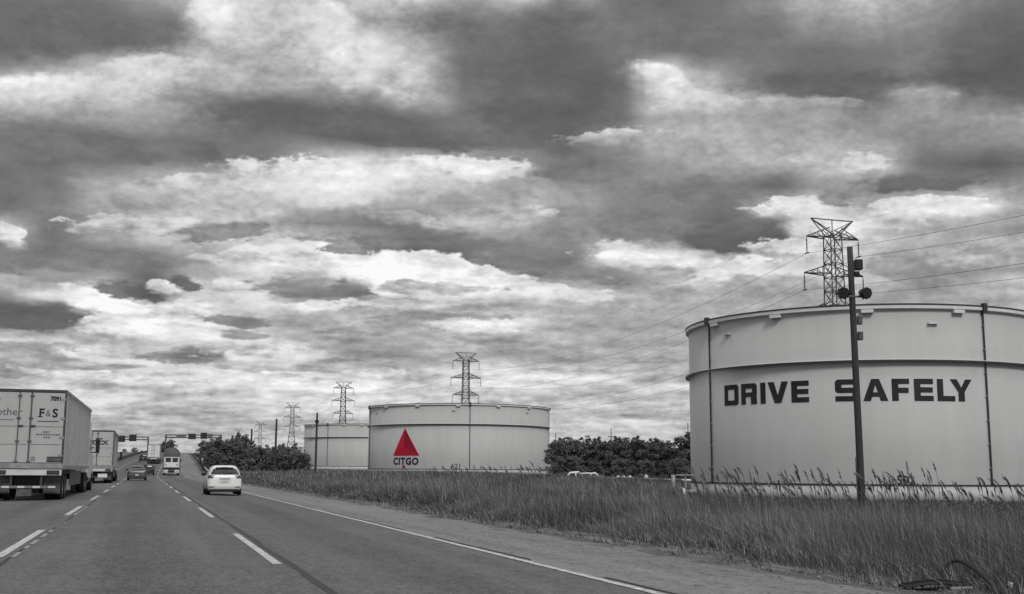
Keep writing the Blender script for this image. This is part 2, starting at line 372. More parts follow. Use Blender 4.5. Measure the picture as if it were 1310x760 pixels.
# ------------------------------------------------------------------ mesh helpers
class MB:
    def __init__(s): s.v = []; s.f = []
    def add(s, vs, fs):
        o = len(s.v); s.v += [tuple(float(c) for c in q) for q in vs]; s.f += [tuple(i + o for i in q) for q in fs]; return s
    def box(s, c, d, rot=None):
        cx, cy, cz = c; x, y, z = d[0] / 2, d[1] / 2, d[2] / 2
        vs = [Vector((a * x, b * y, e * z)) for a in (-1, 1) for b in (-1, 1) for e in (-1, 1)]
        if rot is not None: vs = [rot @ q for q in vs]
        return s.add([(q[0] + cx, q[1] + cy, q[2] + cz) for q in vs],
                     [(0, 1, 3, 2), (4, 6, 7, 5), (0, 4, 5, 1), (2, 3, 7, 6), (0, 2, 6, 4), (1, 5, 7, 3)])
    def tube(s, pts, r, n=8, caps=True):
        pts = [Vector(p) for p in pts]; rs = r if isinstance(r, (list, tuple)) else [r] * len(pts)
        o = len(s.v); k = len(pts)
        t0 = (pts[1] - pts[0]).normalized()
        ref = Vector((0, 0, 1)) if abs(t0.z) < .9 else Vector((1, 0, 0))
        a = t0.cross(ref).normalized()
        for i, p in enumerate(pts):
            t = (pts[min(i + 1, k - 1)] - pts[max(i - 1, 0)]).normalized()
            a = (a - t * a.dot(t)).normalized(); b = t.cross(a)
            for j in range(n):
                q = p + (a * math.cos(2 * PI * j / n) + b * math.sin(2 * PI * j / n)) * rs[i]
                s.v.append(tuple(q))
        for i in range(k - 1):
            for j in range(n):
                s.f.append((o + i * n + j, o + i * n + (j + 1) % n, o + (i + 1) * n + (j + 1) % n, o + (i + 1) * n + j))
        if caps:
            s.f.append(tuple(o + j for j in range(n))[::-1]); s.f.append(tuple(o + (k - 1) * n + j for j in range(n)))
        return s
    def bar(s, p, q, w): return s.tube([p, q], w * .7071, 4)
    def lathe(s, prof, n=96, axis='z', c=(0, 0, 0), closed=False, a0=0, a1=2 * PI):
        """prof: (radius, height) pairs turned about an axis through c"""
        o = len(s.v); k = len(prof); full = abs(a1 - a0 - 2 * PI) < 1e-6; m = n if full else n + 1
        for i in range(m):
            a = a0 + (a1 - a0) * i / n
            for r, h in prof:
                if axis == 'z': q = (r * math.cos(a), r * math.sin(a), h)
                elif axis == 'x': q = (h, r * math.cos(a), r * math.sin(a))
                else: q = (r * math.cos(a), h, r * math.sin(a))
                s.v.append((q[0] + c[0], q[1] + c[1], q[2] + c[2]))
        kk = k if closed else k - 1
        for i in range(n):
            for j in range(kk):
                a_, b_ = o + i * k + j, o + i * k + (j + 1) % k
                c_, d_ = o + ((i + 1) % m) * k + (j + 1) % k, o + ((i + 1) % m) * k + j
                s.f.append((a_, d_, c_, b_))
        return s
    def build(s, name, m, parent=None, smooth=False, bevel=0, fix=True):
        me = bpy.data.meshes.new(name); me.from_pydata(s.v, [], s.f)
        if fix:
            b = bmesh.new(); b.from_mesh(me); bmesh.ops.recalc_face_normals(b, faces=b.faces); b.to_mesh(me); b.free()
        me.materials.append(m)
        if smooth:
            me.polygons.foreach_set('use_smooth', [True] * len(me.polygons))
        o = bpy.data.objects.new(name, me); COL.objects.link(o)
        if parent is not None: o.parent = parent
        if bevel:
            md = o.modifiers.new('bevel', 'BEVEL'); md.width = bevel; md.segments = 2; md.limit_method = 'ANGLE'
        return o

def np_mesh(name, V, Fc, m, parent=None, tone=None, uv=None, smooth=False):
    """fast mesh from numpy arrays; all faces have the same number of corners"""
    me = bpy.data.meshes.new(name); V = np.ascontiguousarray(V, dtype=np.float32); Fc = np.ascontiguousarray(Fc, dtype=np.int32)
    k = Fc.shape[1]
    me.vertices.add(len(V)); me.vertices.foreach_set('co', V.ravel())
    me.loops.add(Fc.size); me.loops.foreach_set('vertex_index', Fc.ravel())
    me.polygons.add(len(Fc)); me.polygons.foreach_set('loop_start', np.arange(0, Fc.size, k, dtype=np.int32))
    me.update(calc_edges=True)
    if smooth: me.polygons.foreach_set('use_smooth', np.ones(len(Fc), bool))
    if tone is not None:
        a = me.attributes.new('tone', 'FLOAT', 'POINT'); a.data.foreach_set('value', np.ascontiguousarray(tone, dtype=np.float32))
    if uv is not None:
        l = me.uv_layers.new(name='UVMap'); l.data.foreach_set('uv', np.ascontiguousarray(uv[Fc.ravel()], dtype=np.float32).ravel())
    me.materials.append(m); me.validate()
    o = bpy.data.objects.new(name, me); COL.objects.link(o)
    if parent is not None: o.parent = parent
    return o

def tag(o, label=None, cat=None, group=None, kind=None):
    if label: o['label'] = label
    if cat: o['category'] = cat
    if group: o['group'] = group
    if kind: o['kind'] = kind
    return o
def thing(name, label, cat, loc=(0, 0, 0), rz=0, group=None):
    e = bpy.data.objects.new(name, None); COL.objects.link(e)
    e.location = [float(c) for c in loc]; e.rotation_euler = (0, 0, rz); e.empty_display_size = .3
    return tag(e, label, cat, group)
def copy_tree(o, parent=None):
    c = o.copy(); COL.objects.link(c)
    if parent is not None: c.parent = parent
    for ch in list(o.children): copy_tree(ch, c)
    return c

def text_geo(body, size, bold=0.0, align='LEFT', space=1.0):
    cu = bpy.data.curves.new('lettering', 'FONT'); cu.body = body; cu.size = size; cu.offset = bold; cu.align_x = align; cu.resolution_u = 4; cu.space_character = space
    o = bpy.data.objects.new('lettering', cu); COL.objects.link(o)
    dg = bpy.context.evaluated_depsgraph_get(); me = bpy.data.meshes.new_from_object(o.evaluated_get(dg))
    vs = [tuple(v.co) for v in me.vertices]; fs = [tuple(p.vertices) for p in me.polygons]
    bpy.data.objects.remove(o); bpy.data.curves.remove(cu); bpy.data.meshes.remove(me)
    return vs, fs

# ------------------------------------------------------------------ road geometry: s along the road, t to the right of the camera lane
TH = math.radians(-17.75)
DR = np.array([math.sin(TH), math.cos(TH)]); NR_ = np.array([math.cos(TH), -math.sin(TH)])
_ss = np.arange(-400, 8000, 2.0)
def _sm(knots, k):
    a = np.interp(_ss, *zip(*knots)); w = np.exp(-.5 * (np.arange(-3 * k, 3 * k + 1) / k) ** 2); w /= w.sum()
    return np.convolve(np.pad(a, 3 * k, mode='edge'), w, 'valid')
_zr = _sm([(-400, 0), (188, 0), (256, 2.1), (400, 5.6), (560, 8.6), (700, 9.8), (800, 9.4), (1000, 6), (1400, 1.2), (8000, 1.0)], 7)
_of = _sm([(-400, 0), (165, 0), (200, .5), (256, 2.0), (524, 9.1), (1000, 24), (2000, 90), (8000, 600)], 8)
def zr(s): return np.interp(s, _ss, _zr)
def off(s): return np.interp(s, _ss, _of)
def xy(s, t): 
    return DR * s + NR_ * (off(s) + t)
def st(p):
    p = np.asarray(p, float); s = p @ DR; return s, p @ NR_ - off(s)
def heading(s): return TH + math.atan((off(s + 3) - off(s - 3)) / 6)
def field(Y): return np.interp(Y, [0, 40, 90, 140, 250, 400, 800, 3000], [-1.0, -1.0, -.96, -.55, .12, .95, 1.1, .6])
def smst(x): x = np.clip(x, 0, 1); return x * x * (3 - 2 * x)
def road_z(s, t):
    return zr(s) - .03 * np.maximum(0, t - 1.75) - .02 * np.maximum(0, -1.85 - t)
def ground_z(s, t):
    s = np.asarray(s, float); t = np.asarray(t, float)
    Y = s * DR[1] + (off(s) + t) * NR_[1]
    f = field(np.maximum(Y, 0)); r = road_z(s, np.clip(t, -9, 9.6))
    wR = 7.5 + 2.2 * np.maximum(0, r - f)
    b = np.where(t > 0, smst((t - 9.6) / wR), smst((-t - 30) / (8 + 2.2 * np.maximum(0, r - f))))
    return r + (f - r) * b
def gz_xy(p):
    s, t = st(p); return float(ground_z(s, t))

def strip(name, s_arr, t_arr, m, dz=0.0, parent=None, zfun=road_z):
    S, T = np.meshgrid(s_arr, t_arr, indexing='ij')
    P = DR[None, None, :] * S[..., None] + NR_[None, None, :] * (off(S) + T)[..., None]
    Z = zfun(S, T) + dz
    V = np.dstack([P, Z[..., None]]).reshape(-1, 3)
    n, k = S.shape
    i = np.arange(n - 1)[:, None] * k + np.arange(k - 1)[None, :]
    Fc = np.stack([i, i + 1, i + k + 1, i + k], -1).reshape(-1, 4)[:, ::-1]
    uv = np.stack([T.ravel(), S.ravel()], -1)
    # face up
    Fc = Fc[:, ::-1]
    return np_mesh(name, V, Fc, m, parent, uv=uv, smooth=True)

# ------------------------------------------------------------------ ground
def mat_ground():
    mt = bpy.data.materials.new('field_soil'); mt.use_nodes = True
    nt = mt.node_tree; N = nt.nodes; L = nt.links; b = N['Principled BSDF']; b.inputs['Roughness'].default_value = .95
    b.inputs['Specular IOR Level'].default_value = .1
    uv = N.new('ShaderNodeUVMap')
    def noise(scale, detail, sx=1, sy=1, rough=.6):
        mp = N.new('ShaderNodeMapping'); mp.inputs['Scale'].default_value = (sx, sy, 1); L.new(uv.outputs[0], mp.inputs[0])
        n = N.new('ShaderNodeTexNoise'); n.inputs['Scale'].default_value = scale; n.inputs['Detail'].default_value = detail
        n.inputs['Roughness'].default_value = rough; L.new(mp.outputs[0], n.inputs['Vector']); return n.outputs['Fac']
    def ramp(f, p0, c0, p1, c1):
        r = N.new('ShaderNodeValToRGB'); e = r.color_ramp.elements
        e[0].position = p0; e[0].color = (c0, c0, c0, 1); e[1].position = p1; e[1].color = (c1, c1, c1, 1)
        L.new(f, r.inputs[0]); return r.outputs[0]
    grass = ramp(noise(1.3, 8), .3, .035, .72, .10)
    gm = N.new('ShaderNodeMath'); gm.operation = 'MULTIPLY_ADD'; L.new(noise(2.2, 7, 1.6, .35), gm.inputs[0]); gm.inputs[1].default_value = .9
    gn = N.new('ShaderNodeMath'); gn.operation = 'MULTIPLY_ADD'; L.new(noise(14, 8, rough=.75), gn.inputs[0]); gn.inputs[1].default_value = .55; gn.inputs[2].default_value = -.22
    L.new(gn.outputs[0], gm.inputs[2])
    gravel = ramp(gm.outputs[0], .34, .03, .66, .23)
    sp = N.new('ShaderNodeSeparateXYZ'); L.new(uv.outputs[0], sp.inputs[0])
    ad = N.new('ShaderNodeMath'); ad.operation = 'MULTIPLY_ADD'
    L.new(noise(.9, 6, 1, .35), ad.inputs[0]); ad.inputs[1].default_value = 3.2; L.new(sp.outputs[0], ad.inputs[2])
    mr = N.new('ShaderNodeMapRange'); mr.interpolation_type = 'SMOOTHSTEP'; L.new(ad.outputs[0], mr.inputs[0])
    mr.inputs[1].default_value = 11.3; mr.inputs[2].default_value = 12.3
    mx = N.new('ShaderNodeMix'); mx.data_type = 'RGBA'; L.new(mr.outputs[0], mx.inputs[0]); L.new(gravel, mx.inputs[6]); L.new(grass, mx.inputs[7])
    L.new(mx.outputs[2], b.inputs['Base Color'])
    bp = N.new('ShaderNodeBump'); bp.inputs['Strength'].default_value = .6; bp.inputs['Distance'].default_value = .05
    L.new(noise(7, 6), bp.inputs['Height']); L.new(bp.outputs[0], b.inputs['Normal'])
    return mt
S_ARR = np.concatenate([np.arange(-40, 420, 3.0), np.arange(420, 1000, 12.0), np.geomspace(1000, 7500, 30)])
T_R = np.concatenate([np.arange(9.8, 34, .6), np.arange(34, 140, 5.0), np.geomspace(140, 4000, 24)])
T_L = -np.concatenate([[9.4], np.arange(11, 40, 2.5), np.geomspace(42, 4000, 26)])[::-1]
T_ARR = np.concatenate([T_L, [-8.6, -8.5, -4, 0, 4, 9.2, 9.35], T_R])
def gz_sheet(S, T):
    z = ground_z(S, T)
    z = z - np.where((T > -8.55) & (T < 9.3), .05, 0)
    z = z + np.where((T > 9.4) & (T < 40), .05 * np.sin(S * 1.7 + T * 2.3) * np.sin(S * .63 - T * 1.1), 0)
    return z
g = strip('ground', S_ARR, T_ARR, mat_ground(), 0, None, gz_sheet); tag(g, kind='structure')
road = strip('road', S_ARR, np.array([-8.5, -5.4, -1.85, 1.75, 3.7, 5.7]), M_ASPH); tag(road, kind='structure')
sh = strip('road_shoulder', S_ARR, np.array([5.7, 7.5, 9.25]), M_SHOULDER); tag(sh, kind='structure')
opp = strip('opposite_road', S_ARR, np.array([-26.0, -20, -14, -9.6]), M_ASPH, .02, None, lambda S, T: ground_z(S, T)); tag(opp, kind='structure')

def marks(name, segs, m, dz, parent):
    V = []; Fc = []; U = []
    for s0, s1, t0, t1 in segs:
        n = max(1, int((s1 - s0) / 3)); ss = np.linspace(s0, s1, n + 1); o = len(V)
        for s in ss:
            for t in (t0, t1):
                p = xy(s, t); V.append((p[0], p[1], float(road_z(s, t)) + dz)); U.append((t, s))
        for i in range(n): Fc.append((o + 2 * i, o + 2 * i + 1, o + 2 * i + 3, o + 2 * i + 2))
    return np_mesh(name, np.array(V), np.array(Fc), m, parent, uv=np.array(U))
dR = [(15.6 + 15 * k, 22.9 + 15 * k, 1.69, 1.81) for k in range(-1, 40)]
dL = [(17.6 + 15 * k, 25.0 + 15 * k, -1.95, -1.81) for k in range(-1, 40)]
ghost = []
for a, b, c, d in dL + dR:
    right = c > 0
    if right: continue
    q = a
    while q < b:
        l = random.uniform(.5, 1.6); ghost.append((q, min(b, q + l), d + .09, d + .16)); q += l + random.uniform(.3, .9)
marks('lane_line', dR, M_PAINT, .006, road)
marks('lane_line', dL, M_PAINT, .006, road)
marks('worn_line', ghost, M_PAINT_OLD, .006, road)
marks('edge_line', [(-20, 78, 5.50, 5.64)], M_PAINT, .008, road)
marks('edge_line', [(78, 700, 5.53, 5.62)], M_PAINT_OLD, .008, road)
marks('edge_line', [(-20, 700, -5.60, -5.50)], M_PAINT_OLD, .006, road)
def wig(t, w, k, s0=-10, s1=150):
    out = []; q = s0
    while q < s1:
        dt = random.uniform(-.02, .02); ww = w * random.uniform(.5, 1.2); out.append((q, q + 3, t + dt - ww / 2, t + dt + ww / 2)); q += 3 if random.random() < k else 6
    return out
marks('tar_seam', wig(1.92, .10, .97) + wig(-1.70, .07, .8), M_TAR, .003, road)
marks('shoulder_seam', wig(5.75, .05, .6), M_TAR, .009, road)

# ------------------------------------------------------------------ storage tanks
def hit(cx, cy, R, px, py):
    d = ray(px, py); a = d[0] ** 2 + d[1] ** 2; b = d[0] * cx + d[1] * cy; c = cx * cx + cy * cy - R * R
    k = (b - math.sqrt(max(0, b * b - a * c))) / a
    return math.atan2(d[1] * k - cy, d[0] * k - cx), EYE + d[2] * k
def wrap(name, vs, fs, R, phi0, m, parent, step=.35):
    """bend flat lettering (u along the wall, z up) round a tank of radius R"""
    b = bmesh.new(); bv = [b.verts.new((v[0], 0, v[1])) for v in vs]
    for f in fs:
        try: b.faces.new([bv[i] for i in f])
        except ValueError: pass
    us = [v[0] for v in vs]; u = min(us) + step
    while u < max(us):
        bmesh.ops.bisect_plane(b, geom=b.verts[:] + b.edges[:] + b.faces[:], plane_co=(u, 0, 0), plane_no=(1, 0, 0)); u += step
    for v in b.verts:
        a = phi0 + v.co.x / R; v.co = Vector((R * math.cos(a), R * math.sin(a), v.co.z))
    bmesh.ops.triangulate(b, faces=b.faces)
    me = bpy.data.meshes.new(name); b.to_mesh(me); b.free(); me.materials.append(m)
    o = bpy.data.objects.new(name, me); COL.objects.link(o); o.parent = parent
    return o
H_BASE, H_GIRD, H_RIM = 1.25, 11.05, 15.6
def tank(label, cx, cy, z0, R, conduits=(), brackets=(), vents=(), n=160):
    e = thing('storage_tank', label, 'storage tank', (cx, cy, z0), 0, 'oil storage tanks beside the highway')
    MB().lathe([(R, H_BASE), (R, H_RIM - .3), (R - .12, H_RIM - .3), (R - .12, H_BASE)], n).build('shell', M_TANK, e, True)
    MB().lathe([(R - .1, -.3), (R + .02, -.3), (R + .02, H_BASE - .06), (R - .1, H_BASE - .06)], n).build('base_band', M_TANKLOW, e, True)
    MB().lathe([(R - .05, H_BASE - .06), (R + .07, H_BASE - .06), (R + .07, H_BASE + .05), (R - .05, H_BASE + .05)], n, closed=True).build('base_ring', M_TANKDK, e)
    MB().lathe([(R - .1, 13.2), (R * .5, 13.5), (.05, 13.6)], 64).build('roof', M_TANK, e, True)
    w = MB()
    w.lathe([(R - .02, H_GIRD), (R + .34, H_GIRD), (R + .34, H_GIRD + .08), (R - .02, H_GIRD + .14)], n, closed=True)
    w.build('wind_girder', M_TANKLT, e)
    MB().lathe([(R + .33, H_GIRD - .10), (R + .37, H_GIRD - .10), (R + .37, H_GIRD + .05), (R + .33, H_GIRD + .05)], n, closed=True).build('girder_edge', M_TANKDK, e)
    MB().lathe([(R - .05, H_RIM - .42), (R + .28, H_RIM - .36), (R + .28, H_RIM - .10), (R - .05, H_RIM - .10)], n, closed=True).build('top_rim', M_TANKLT, e)
    MB().lathe([(R - .1, H_RIM - .09), (R + .32, H_RIM - .09), (R + .32, H_RIM + .02), (R - .1, H_RIM + .02)], n, closed=True).build('rim_edge', M_TANKDK, e)
    for a in conduits:
        c = MB(); q = R + .10
        for z0_, z1_ in ((H_BASE + .05, H_GIRD - .1), (H_GIRD + .15, H_RIM - .4)):
            c.tube([(q * math.cos(a), q * math.sin(a), z0_), (q * math.cos(a), q * math.sin(a), z1_)], .075, 8)
        c.build('downpipe', M_TANKDK, e)
        q = R + .30
        h = MB().box((q * math.cos(a), q * math.sin(a), H_RIM - .12), (.36, .36, .62), Matrix.Rotation(a, 3, 'Z')).build('pipe_head', M_TANKDK, e)
        for z in np.arange(2.6, 15, 1.9):
            MB().box(((R + .06) * math.cos(a), (R + .06) * math.sin(a), z), (.16, .26, .07), Matrix.Rotation(a, 3, 'Z')).build('pipe_clamp', M_TANK, e)
    for a in brackets:
        q = R + .18
        MB().box((q * math.cos(a), q * math.sin(a), H_RIM - .56), (.34, .95, .26), Matrix.Rotation(a, 3, 'Z')).build('rim_bracket', M_TANKLT, e)
    for a in vents:
        q = R + .12
        MB().box((q * math.cos(a), q * math.sin(a), H_RIM - 1.55), (.26, .8, .12), Matrix.Rotation(a, 3, 'Z')).build('vent_hood', M_TANKLT, e)
    return e
# the near tank
C1 = (32.57, 105.77); R1 = 15.77; Z1 = -.96
h1 = lambda px, py=560: hit(*C1, R1, px, py)
T1 = tank('huge pale cylindrical tank lettered DRIVE SAFELY behind the wooden pole', C1[0], C1[1], Z1, R1,
          [h1(911)[0], h1(1265)[0], h1(1265)[0] + 1.57], [h1(x)[0] for x in (919, 998, 1116, 1233)], [h1(934)[0], h1(1200)[0]], 220)
LET = {}
def quad(*p): return list(p)
def letter(ch, w, h):
    sx = .285 * h; b = .235 * h
    def rect(x0, y0, x1, y1): return [(x0, y0), (x1, y0), (x1, y1), (x0, y1)]
    m0, m1 = (h - b) / 2, (h + b) / 2
    c = .10 * h
    if ch == 'D': return [rect(0, 0, sx, h), rect(sx, 0, w - sx, b), rect(sx, h - b, w - sx, h),
                          [(w - sx, 0), (w - c, 0), (w, c), (w, h - c), (w - c, h), (w - sx, h)]]
    if ch == 'R': return [rect(0, 0, sx, h), rect(sx, h - b, w - sx, h), [(w - sx, .36 * h), (w - c * .6, .36 * h), (w, .44 * h), (w, h - c), (w - c, h), (w - sx, h)],
                          rect(sx, .36 * h, w - sx, .36 * h + b * .9), [(w - 1.25 * sx, 0), (w, 0), (w - .02, .36 * h), (w - 1.3 * sx, .36 * h)]]
    if ch == 'I': return [rect(0, 0, w, h)]
    if ch == 'V': return [[(w * .5, 0), (w * .5, .36 * h), (sx * 1.15, h), (0, h), (w * .5 - sx * .6, 0)], [(w * .5, 0), (w * .5 + sx * .6, 0), (w, h), (w - sx * 1.15, h), (w * .5, .36 * h)]]
    if ch == 'A': return [[(0, 0), (sx * 1.15, 0), (w * .5, .74 * h), (w * .5, h), (w * .5 - sx * .6, h)], [(w - sx * 1.15, 0), (w, 0), (w * .5 + sx * .6, h), (w * .5, h), (w * .5, .74 * h)],
                          rect(w * .33, .19 * h, w * .67, .19 * h + b * .85)]
    if ch == 'E': return [rect(0, 0, sx, h), rect(sx, 0, w, b), rect(sx, m0, w * .97, m1), rect(sx, h - b, w, h)]
    if ch == 'F': return [rect(0, 0, sx, h), rect(sx, .36 * h, w * .95, .36 * h + b), rect(sx, h - b, w, h)]
    if ch == 'L': return [rect(0, 0, sx, h), rect(sx, 0, w, b)]
    if ch == 'S': return [[(c, h), (0, h - c), (0, m0 + c), (c, m0), (sx, m0), (sx, h)], rect(sx, h - b, w, h), rect(sx, m0, w - sx, m1),
                          [(w - sx, 0), (w - c, 0), (w, c), (w, m1 - c), (w - c, m1), (w - sx, m1)], rect(0, 0, w - sx, b)]
    if ch == 'Y': return [rect(w * .5 - sx * .55, 0, w * .5 + sx * .55, .42 * h), [(w * .5 - sx * .55, .42 * h), (w * .5, .42 * h), (w * .5, .62 * h), (sx * 1.2, h), (0, h)],
                          [(w * .5, .42 * h), (w * .5 + sx * .55, .42 * h), (w, h), (w - sx * 1.2, h), (w * .5, .62 * h)]]
spans = [('D', 927, 945), ('R', 948.5, 968.5), ('I', 973, 979.5), ('V', 982.5, 1008.5), ('E', 1012.5, 1035), ('S', 1068.5, 1099), ('A', 1104, 1136), ('F', 1141, 1163.5), ('E', 1169.5, 1194), ('L', 1199, 1221.5), ('Y', 1215.5, 1243.5)]
zt = h1(1150, 484.5)[1] - Z1; zb = h1(1150, 512.8)[1] - Z1
for ch, xa, xb in spans:
    pa, pb = h1(xa, 500)[0], h1(xb, 500)[0]
    polys = letter(ch, (pb - pa) * R1, zt - zb); vs = []; fs = []
    for p in polys:
        fs.append(tuple(range(len(vs), len(vs) + len(p)))); vs += [(x, y + zb) for x, y in p]
    wrap('letter', vs, fs, R1 + .03, pa, M_LETTER, T1)
def tank_text(e, R, hf, body, px0, py0, size, m, z0, bold=0.0, name='lettering', squeeze=1.0):
    a, z = hf(px0, py0); vs, fs = text_geo(body, size, bold)
    return wrap(name, [(v[0] * squeeze, v[1] + z - z0) for v in vs], fs, R + .03, a, m, e)
tank_text(T1, R1, h1, '502', 1147, 619.5, .95, M_LETTER, Z1, .012, 'tank_number')
# the tank with the red triangle
R2 = 21.3; D2 = 250 + R2; a2 = math.radians(-2.62); C2 = (D2 * math.sin(a2), D2 * math.cos(a2)); Z2 = .12
h2 = lambda px, py=560: hit(*C2, R2, px, py)
T2 = tank('pale tank with a red triangle and navy lettering on its side', C2[0], C2[1], Z2, R2,
          [h2(473.5)[0], h2(601)[0], h2(702.3)[0]], [h2(x)[0] for x in (494, 534, 586, 637, 676)], [h2(x)[0] for x in (482, 580, 674)])
pa = h2(503, 583)[0]; pz = h2(519, 583)[1] - Z2; W = (h2(536.5, 583)[0] - pa) * R2; Ht = h2(518, 547.5)[1] - Z2 - pz
ax, cxm = W * .47, W * .42
cy_ = Ht * .36
wrap('red_triangle_left', [(0, pz), (cxm, pz + cy_), (ax, pz + Ht)], [(0, 1, 2)], R2 + .04, pa, M_RED1, T2)
wrap('red_triangle_right', [(W, pz), (ax, pz + Ht), (cxm, pz + cy_)], [(0, 1, 2)], R2 + .04, pa, M_RED2, T2)
wrap('red_triangle_base', [(0, pz), (W, pz), (cxm, pz + cy_)], [(0, 1, 2)], R2 + .04, pa, M_RED3, T2)
vs, fs = text_geo('CITGO', 2.3, .10, 'LEFT', 1.14)
wt = max(v[0] for v in vs) - min(v[0] for v in vs); k = (h2(535.5, 590)[0] - h2(503.5, 590)[0]) * R2 / wt
zz = h2(519, 594.2)[1] - Z2
hh = (h2(519, 585.2)[1] - Z2 - zz) / (max(v[1] for v in vs))
wrap('lettering', [((v[0] - min(q[0] for q in vs)) * k, v[1] * hh + zz) for v in vs], fs, R2 + .04, h2(503.5, 590)[0], M_NAVY, T2)
a, z = h2(517, 597)
MB().lathe([(.02, .12), (.28, .10), (.32, 0)], 20, 'y', (0, 0, 0)).build('manhole', M_RED2, T2)
mh = T2.children[-1] if T2.children[-1].name.startswith('manhole') else [c for c in T2.children if c.name.startswith('manhole')][0]
mh.location = ((R2 + .12) * math.cos(a), (R2 + .12) * math.sin(a), z - Z2); mh.rotation_euler = (0, 0, a + PI / 2 + PI)
tank_text(T2, R2, h2, '621', 577, 599.3, 1.5, M_LETTER, Z2, .01, 'tank_number')
# the tank behind it
R3 = 21.3; D3 = 390 + R3; a3 = math.radians(-7.30); C3 = (D3 * math.sin(a3), D3 * math.cos(a3)); Z3 = .95
h3 = lambda px, py=575: hit(*C3, R3, px, py)
T3 = tank('plain pale tank half hidden behind the tank with the red triangle', C3[0], C3[1], Z3, R3, [h3(419)[0], h3(471)[0] + .6], [h3(x)[0] for x in (400, 440, 462)], [])

# ------------------------------------------------------------------ pylons and wires
HP = 46.0; ARM = (.928 * HP, .784 * HP, .638 * HP); ARMW = (5.3, 6.0, 5.3)
def bw(z):   # half width of the lattice body
    return np.interp(z, [0, 27, 30, HP * .95], [4.2, 1.45, 1.3, 1.1])
def make_pylon():
    e = thing('lattice_pylon', 'x', 'pylon')
    b = MB(); zs = [0, 5.5, 10.5, 15, 19, 22.5, 25.5, 28, 30.5, 33, 35.5, 38, 40.5, 43]
    for sx in (-1, 1):
        for sy in (-1, 1):
            b.tube([(sx * bw(z), sy * bw(z), z) for z in zs], .125, 4)
    for i in range(len(zs) - 1):
        z0, z1 = zs[i], zs[i + 1]; w0, w1 = bw(z0), bw(z1)
        for (ax_, ay_), (bx_, by_) in (((-1, -1), (1, -1)), ((1, -1), (1, 1)), ((1, 1), (-1, 1)), ((-1, 1), (-1, -1))):
            b.bar((ax_ * w0, ay_ * w0, z0), (bx_ * w1, by_ * w1, z1), .095); b.bar((bx_ * w0, by_ * w0, z0), (ax_ * w1, ay_ * w1, z1), .095)
            b.bar((ax_ * w1, ay_ * w1, z1), (bx_ * w1, by_ * w1, z1), .11)
    b.build('tower_body', M_STEEL, e)
    for za, wa in zip(ARM, ARMW):
        for s in (-1, 1):
            a = MB(); w = bw(za)
            for sy in (-1, 1):
                a.bar((s * w, sy * w, za), (s * wa, 0, za), .17)
                a.bar((s * w, sy * w, za + 1.7), (s * wa, 0, za + .05), .13)
                for k in (.33, .66):
                    px_ = s * (w + (wa - w) * k); a.bar((px_, sy * w * (1 - k), za), (px_, sy * w * (1 - k), za + 1.7 * (1 - k)), .08)
                    a.bar((px_, sy * w * (1 - k), za + 1.7 * (1 - k)), (s * (w + (wa - w) * max(0, k - .33)), sy * w * (1 - max(0, k - .33)), za), .08)
            a.build('crossarm', M_STEEL, e)
            i_ = MB(); i_.tube([(s * wa, 0, za - .1), (s * wa, 0, za - .5)], .05, 5)
            for k in range(9): i_.lathe([(.04, za - .5 - k * .24), (.15, za - .6 - k * .24), (.04, za - .7 - k * .24)], 8, 'z', (s * wa, 0, 0))
            i_.tube([(s * wa, 0, za - .4), (s * wa, 0, za - 3.0)], .07, 6)
            i_.tube([(s * wa, -.6, za - 3.05), (s * wa, .6, za - 3.05)], .11, 6)
            i_.build('insulator', M_INSUL, e)
    v = MB(); w = bw(43)
    for s in (-1, 1):
        for sy in (-1, 1):
            v.bar((s * w * .5, sy * w, 43), (s * 4.3, 0, HP), .17)
            v.bar((s * w, sy * w, 43), (s * w * .5, sy * w * .4, 43.8), .12)
        v.bar((s * w * .2, 0, 44), (s * 4.3, 0, HP), .1)
    v.bar((-4.3, 0, HP), (4.3, 0, HP), .15); v.bar((0, 0, 43), (0, 0, HP), .15)
    v.build('earth_wire_frame', M_STEEL, e)
    return e
PY = [(1076, 198, 'near steel lattice pylon standing behind the DRIVE SAFELY tank'), (594.5, 446, 'lattice pylon rising behind the tank with the red triangle'),
      (436.5, 602, 'lattice pylon rising above the plain half hidden tank'), (371.5, 798, 'thin pylon on splayed legs between the bare poles and the plain tank'),
      (331, 1120, 'distant pylon above the roadside thicket, right of the two faint ones'), (303, 1300, 'faintest distant pylon, furthest left above the roadside thicket')]
py0 = make_pylon(); bases = [np.array([135.6, -30.0])]
LRZ = -TH
for i, (px, Y, lab) in enumerate(PY):
    o = py0 if i == 0 else copy_tree(py0)
    p = at_depth(px, Y); bases.append(p); zg = gz_xy(p)
    o.location = (p[0], p[1], min(zg, 1.0)); o.rotation_euler = (0, 0, LRZ - (.06 if i else 0.0)); tag(o, lab, 'pylon', 'power line pylons')
def wire(label, x, z, sagk, r, name='power_line'):
    b = MB()
    for i in range(len(bases) - 1):
        A, B = bases[i], bases[i + 1]
        def end(p):
            q = p + np.array([math.cos(LRZ), math.sin(LRZ)]) * x; return np.array([q[0], q[1], min(gz_xy(p) if p[1] > 0 else 0, 1.0) + z])
        P, Q = end(A), end(B); L_ = np.linalg.norm(P - Q); sag = sagk * (L_ / 250) ** 2
        n = 48
        b.tube([tuple(P + (Q - P) * k / n - np.array([0, 0, 4 * sag * (k / n) * (1 - k / n)])) for k in range(n + 1)], r, 5)
    o = b.build(name, M_WIRE, None, True); tag(o, label, 'power line', 'wires strung between the pylons'); return o
lv = ('top', 'middle', 'bottom')
for k in range(3):
    for s, sd in ((-1, 'road'), (1, 'far')):
        wire(f'conductor hung from the {sd} side of the {lv[k]} crossarms of the pylons', s * ARMW[k], ARM[k] - 3.05, 6.5, .028)
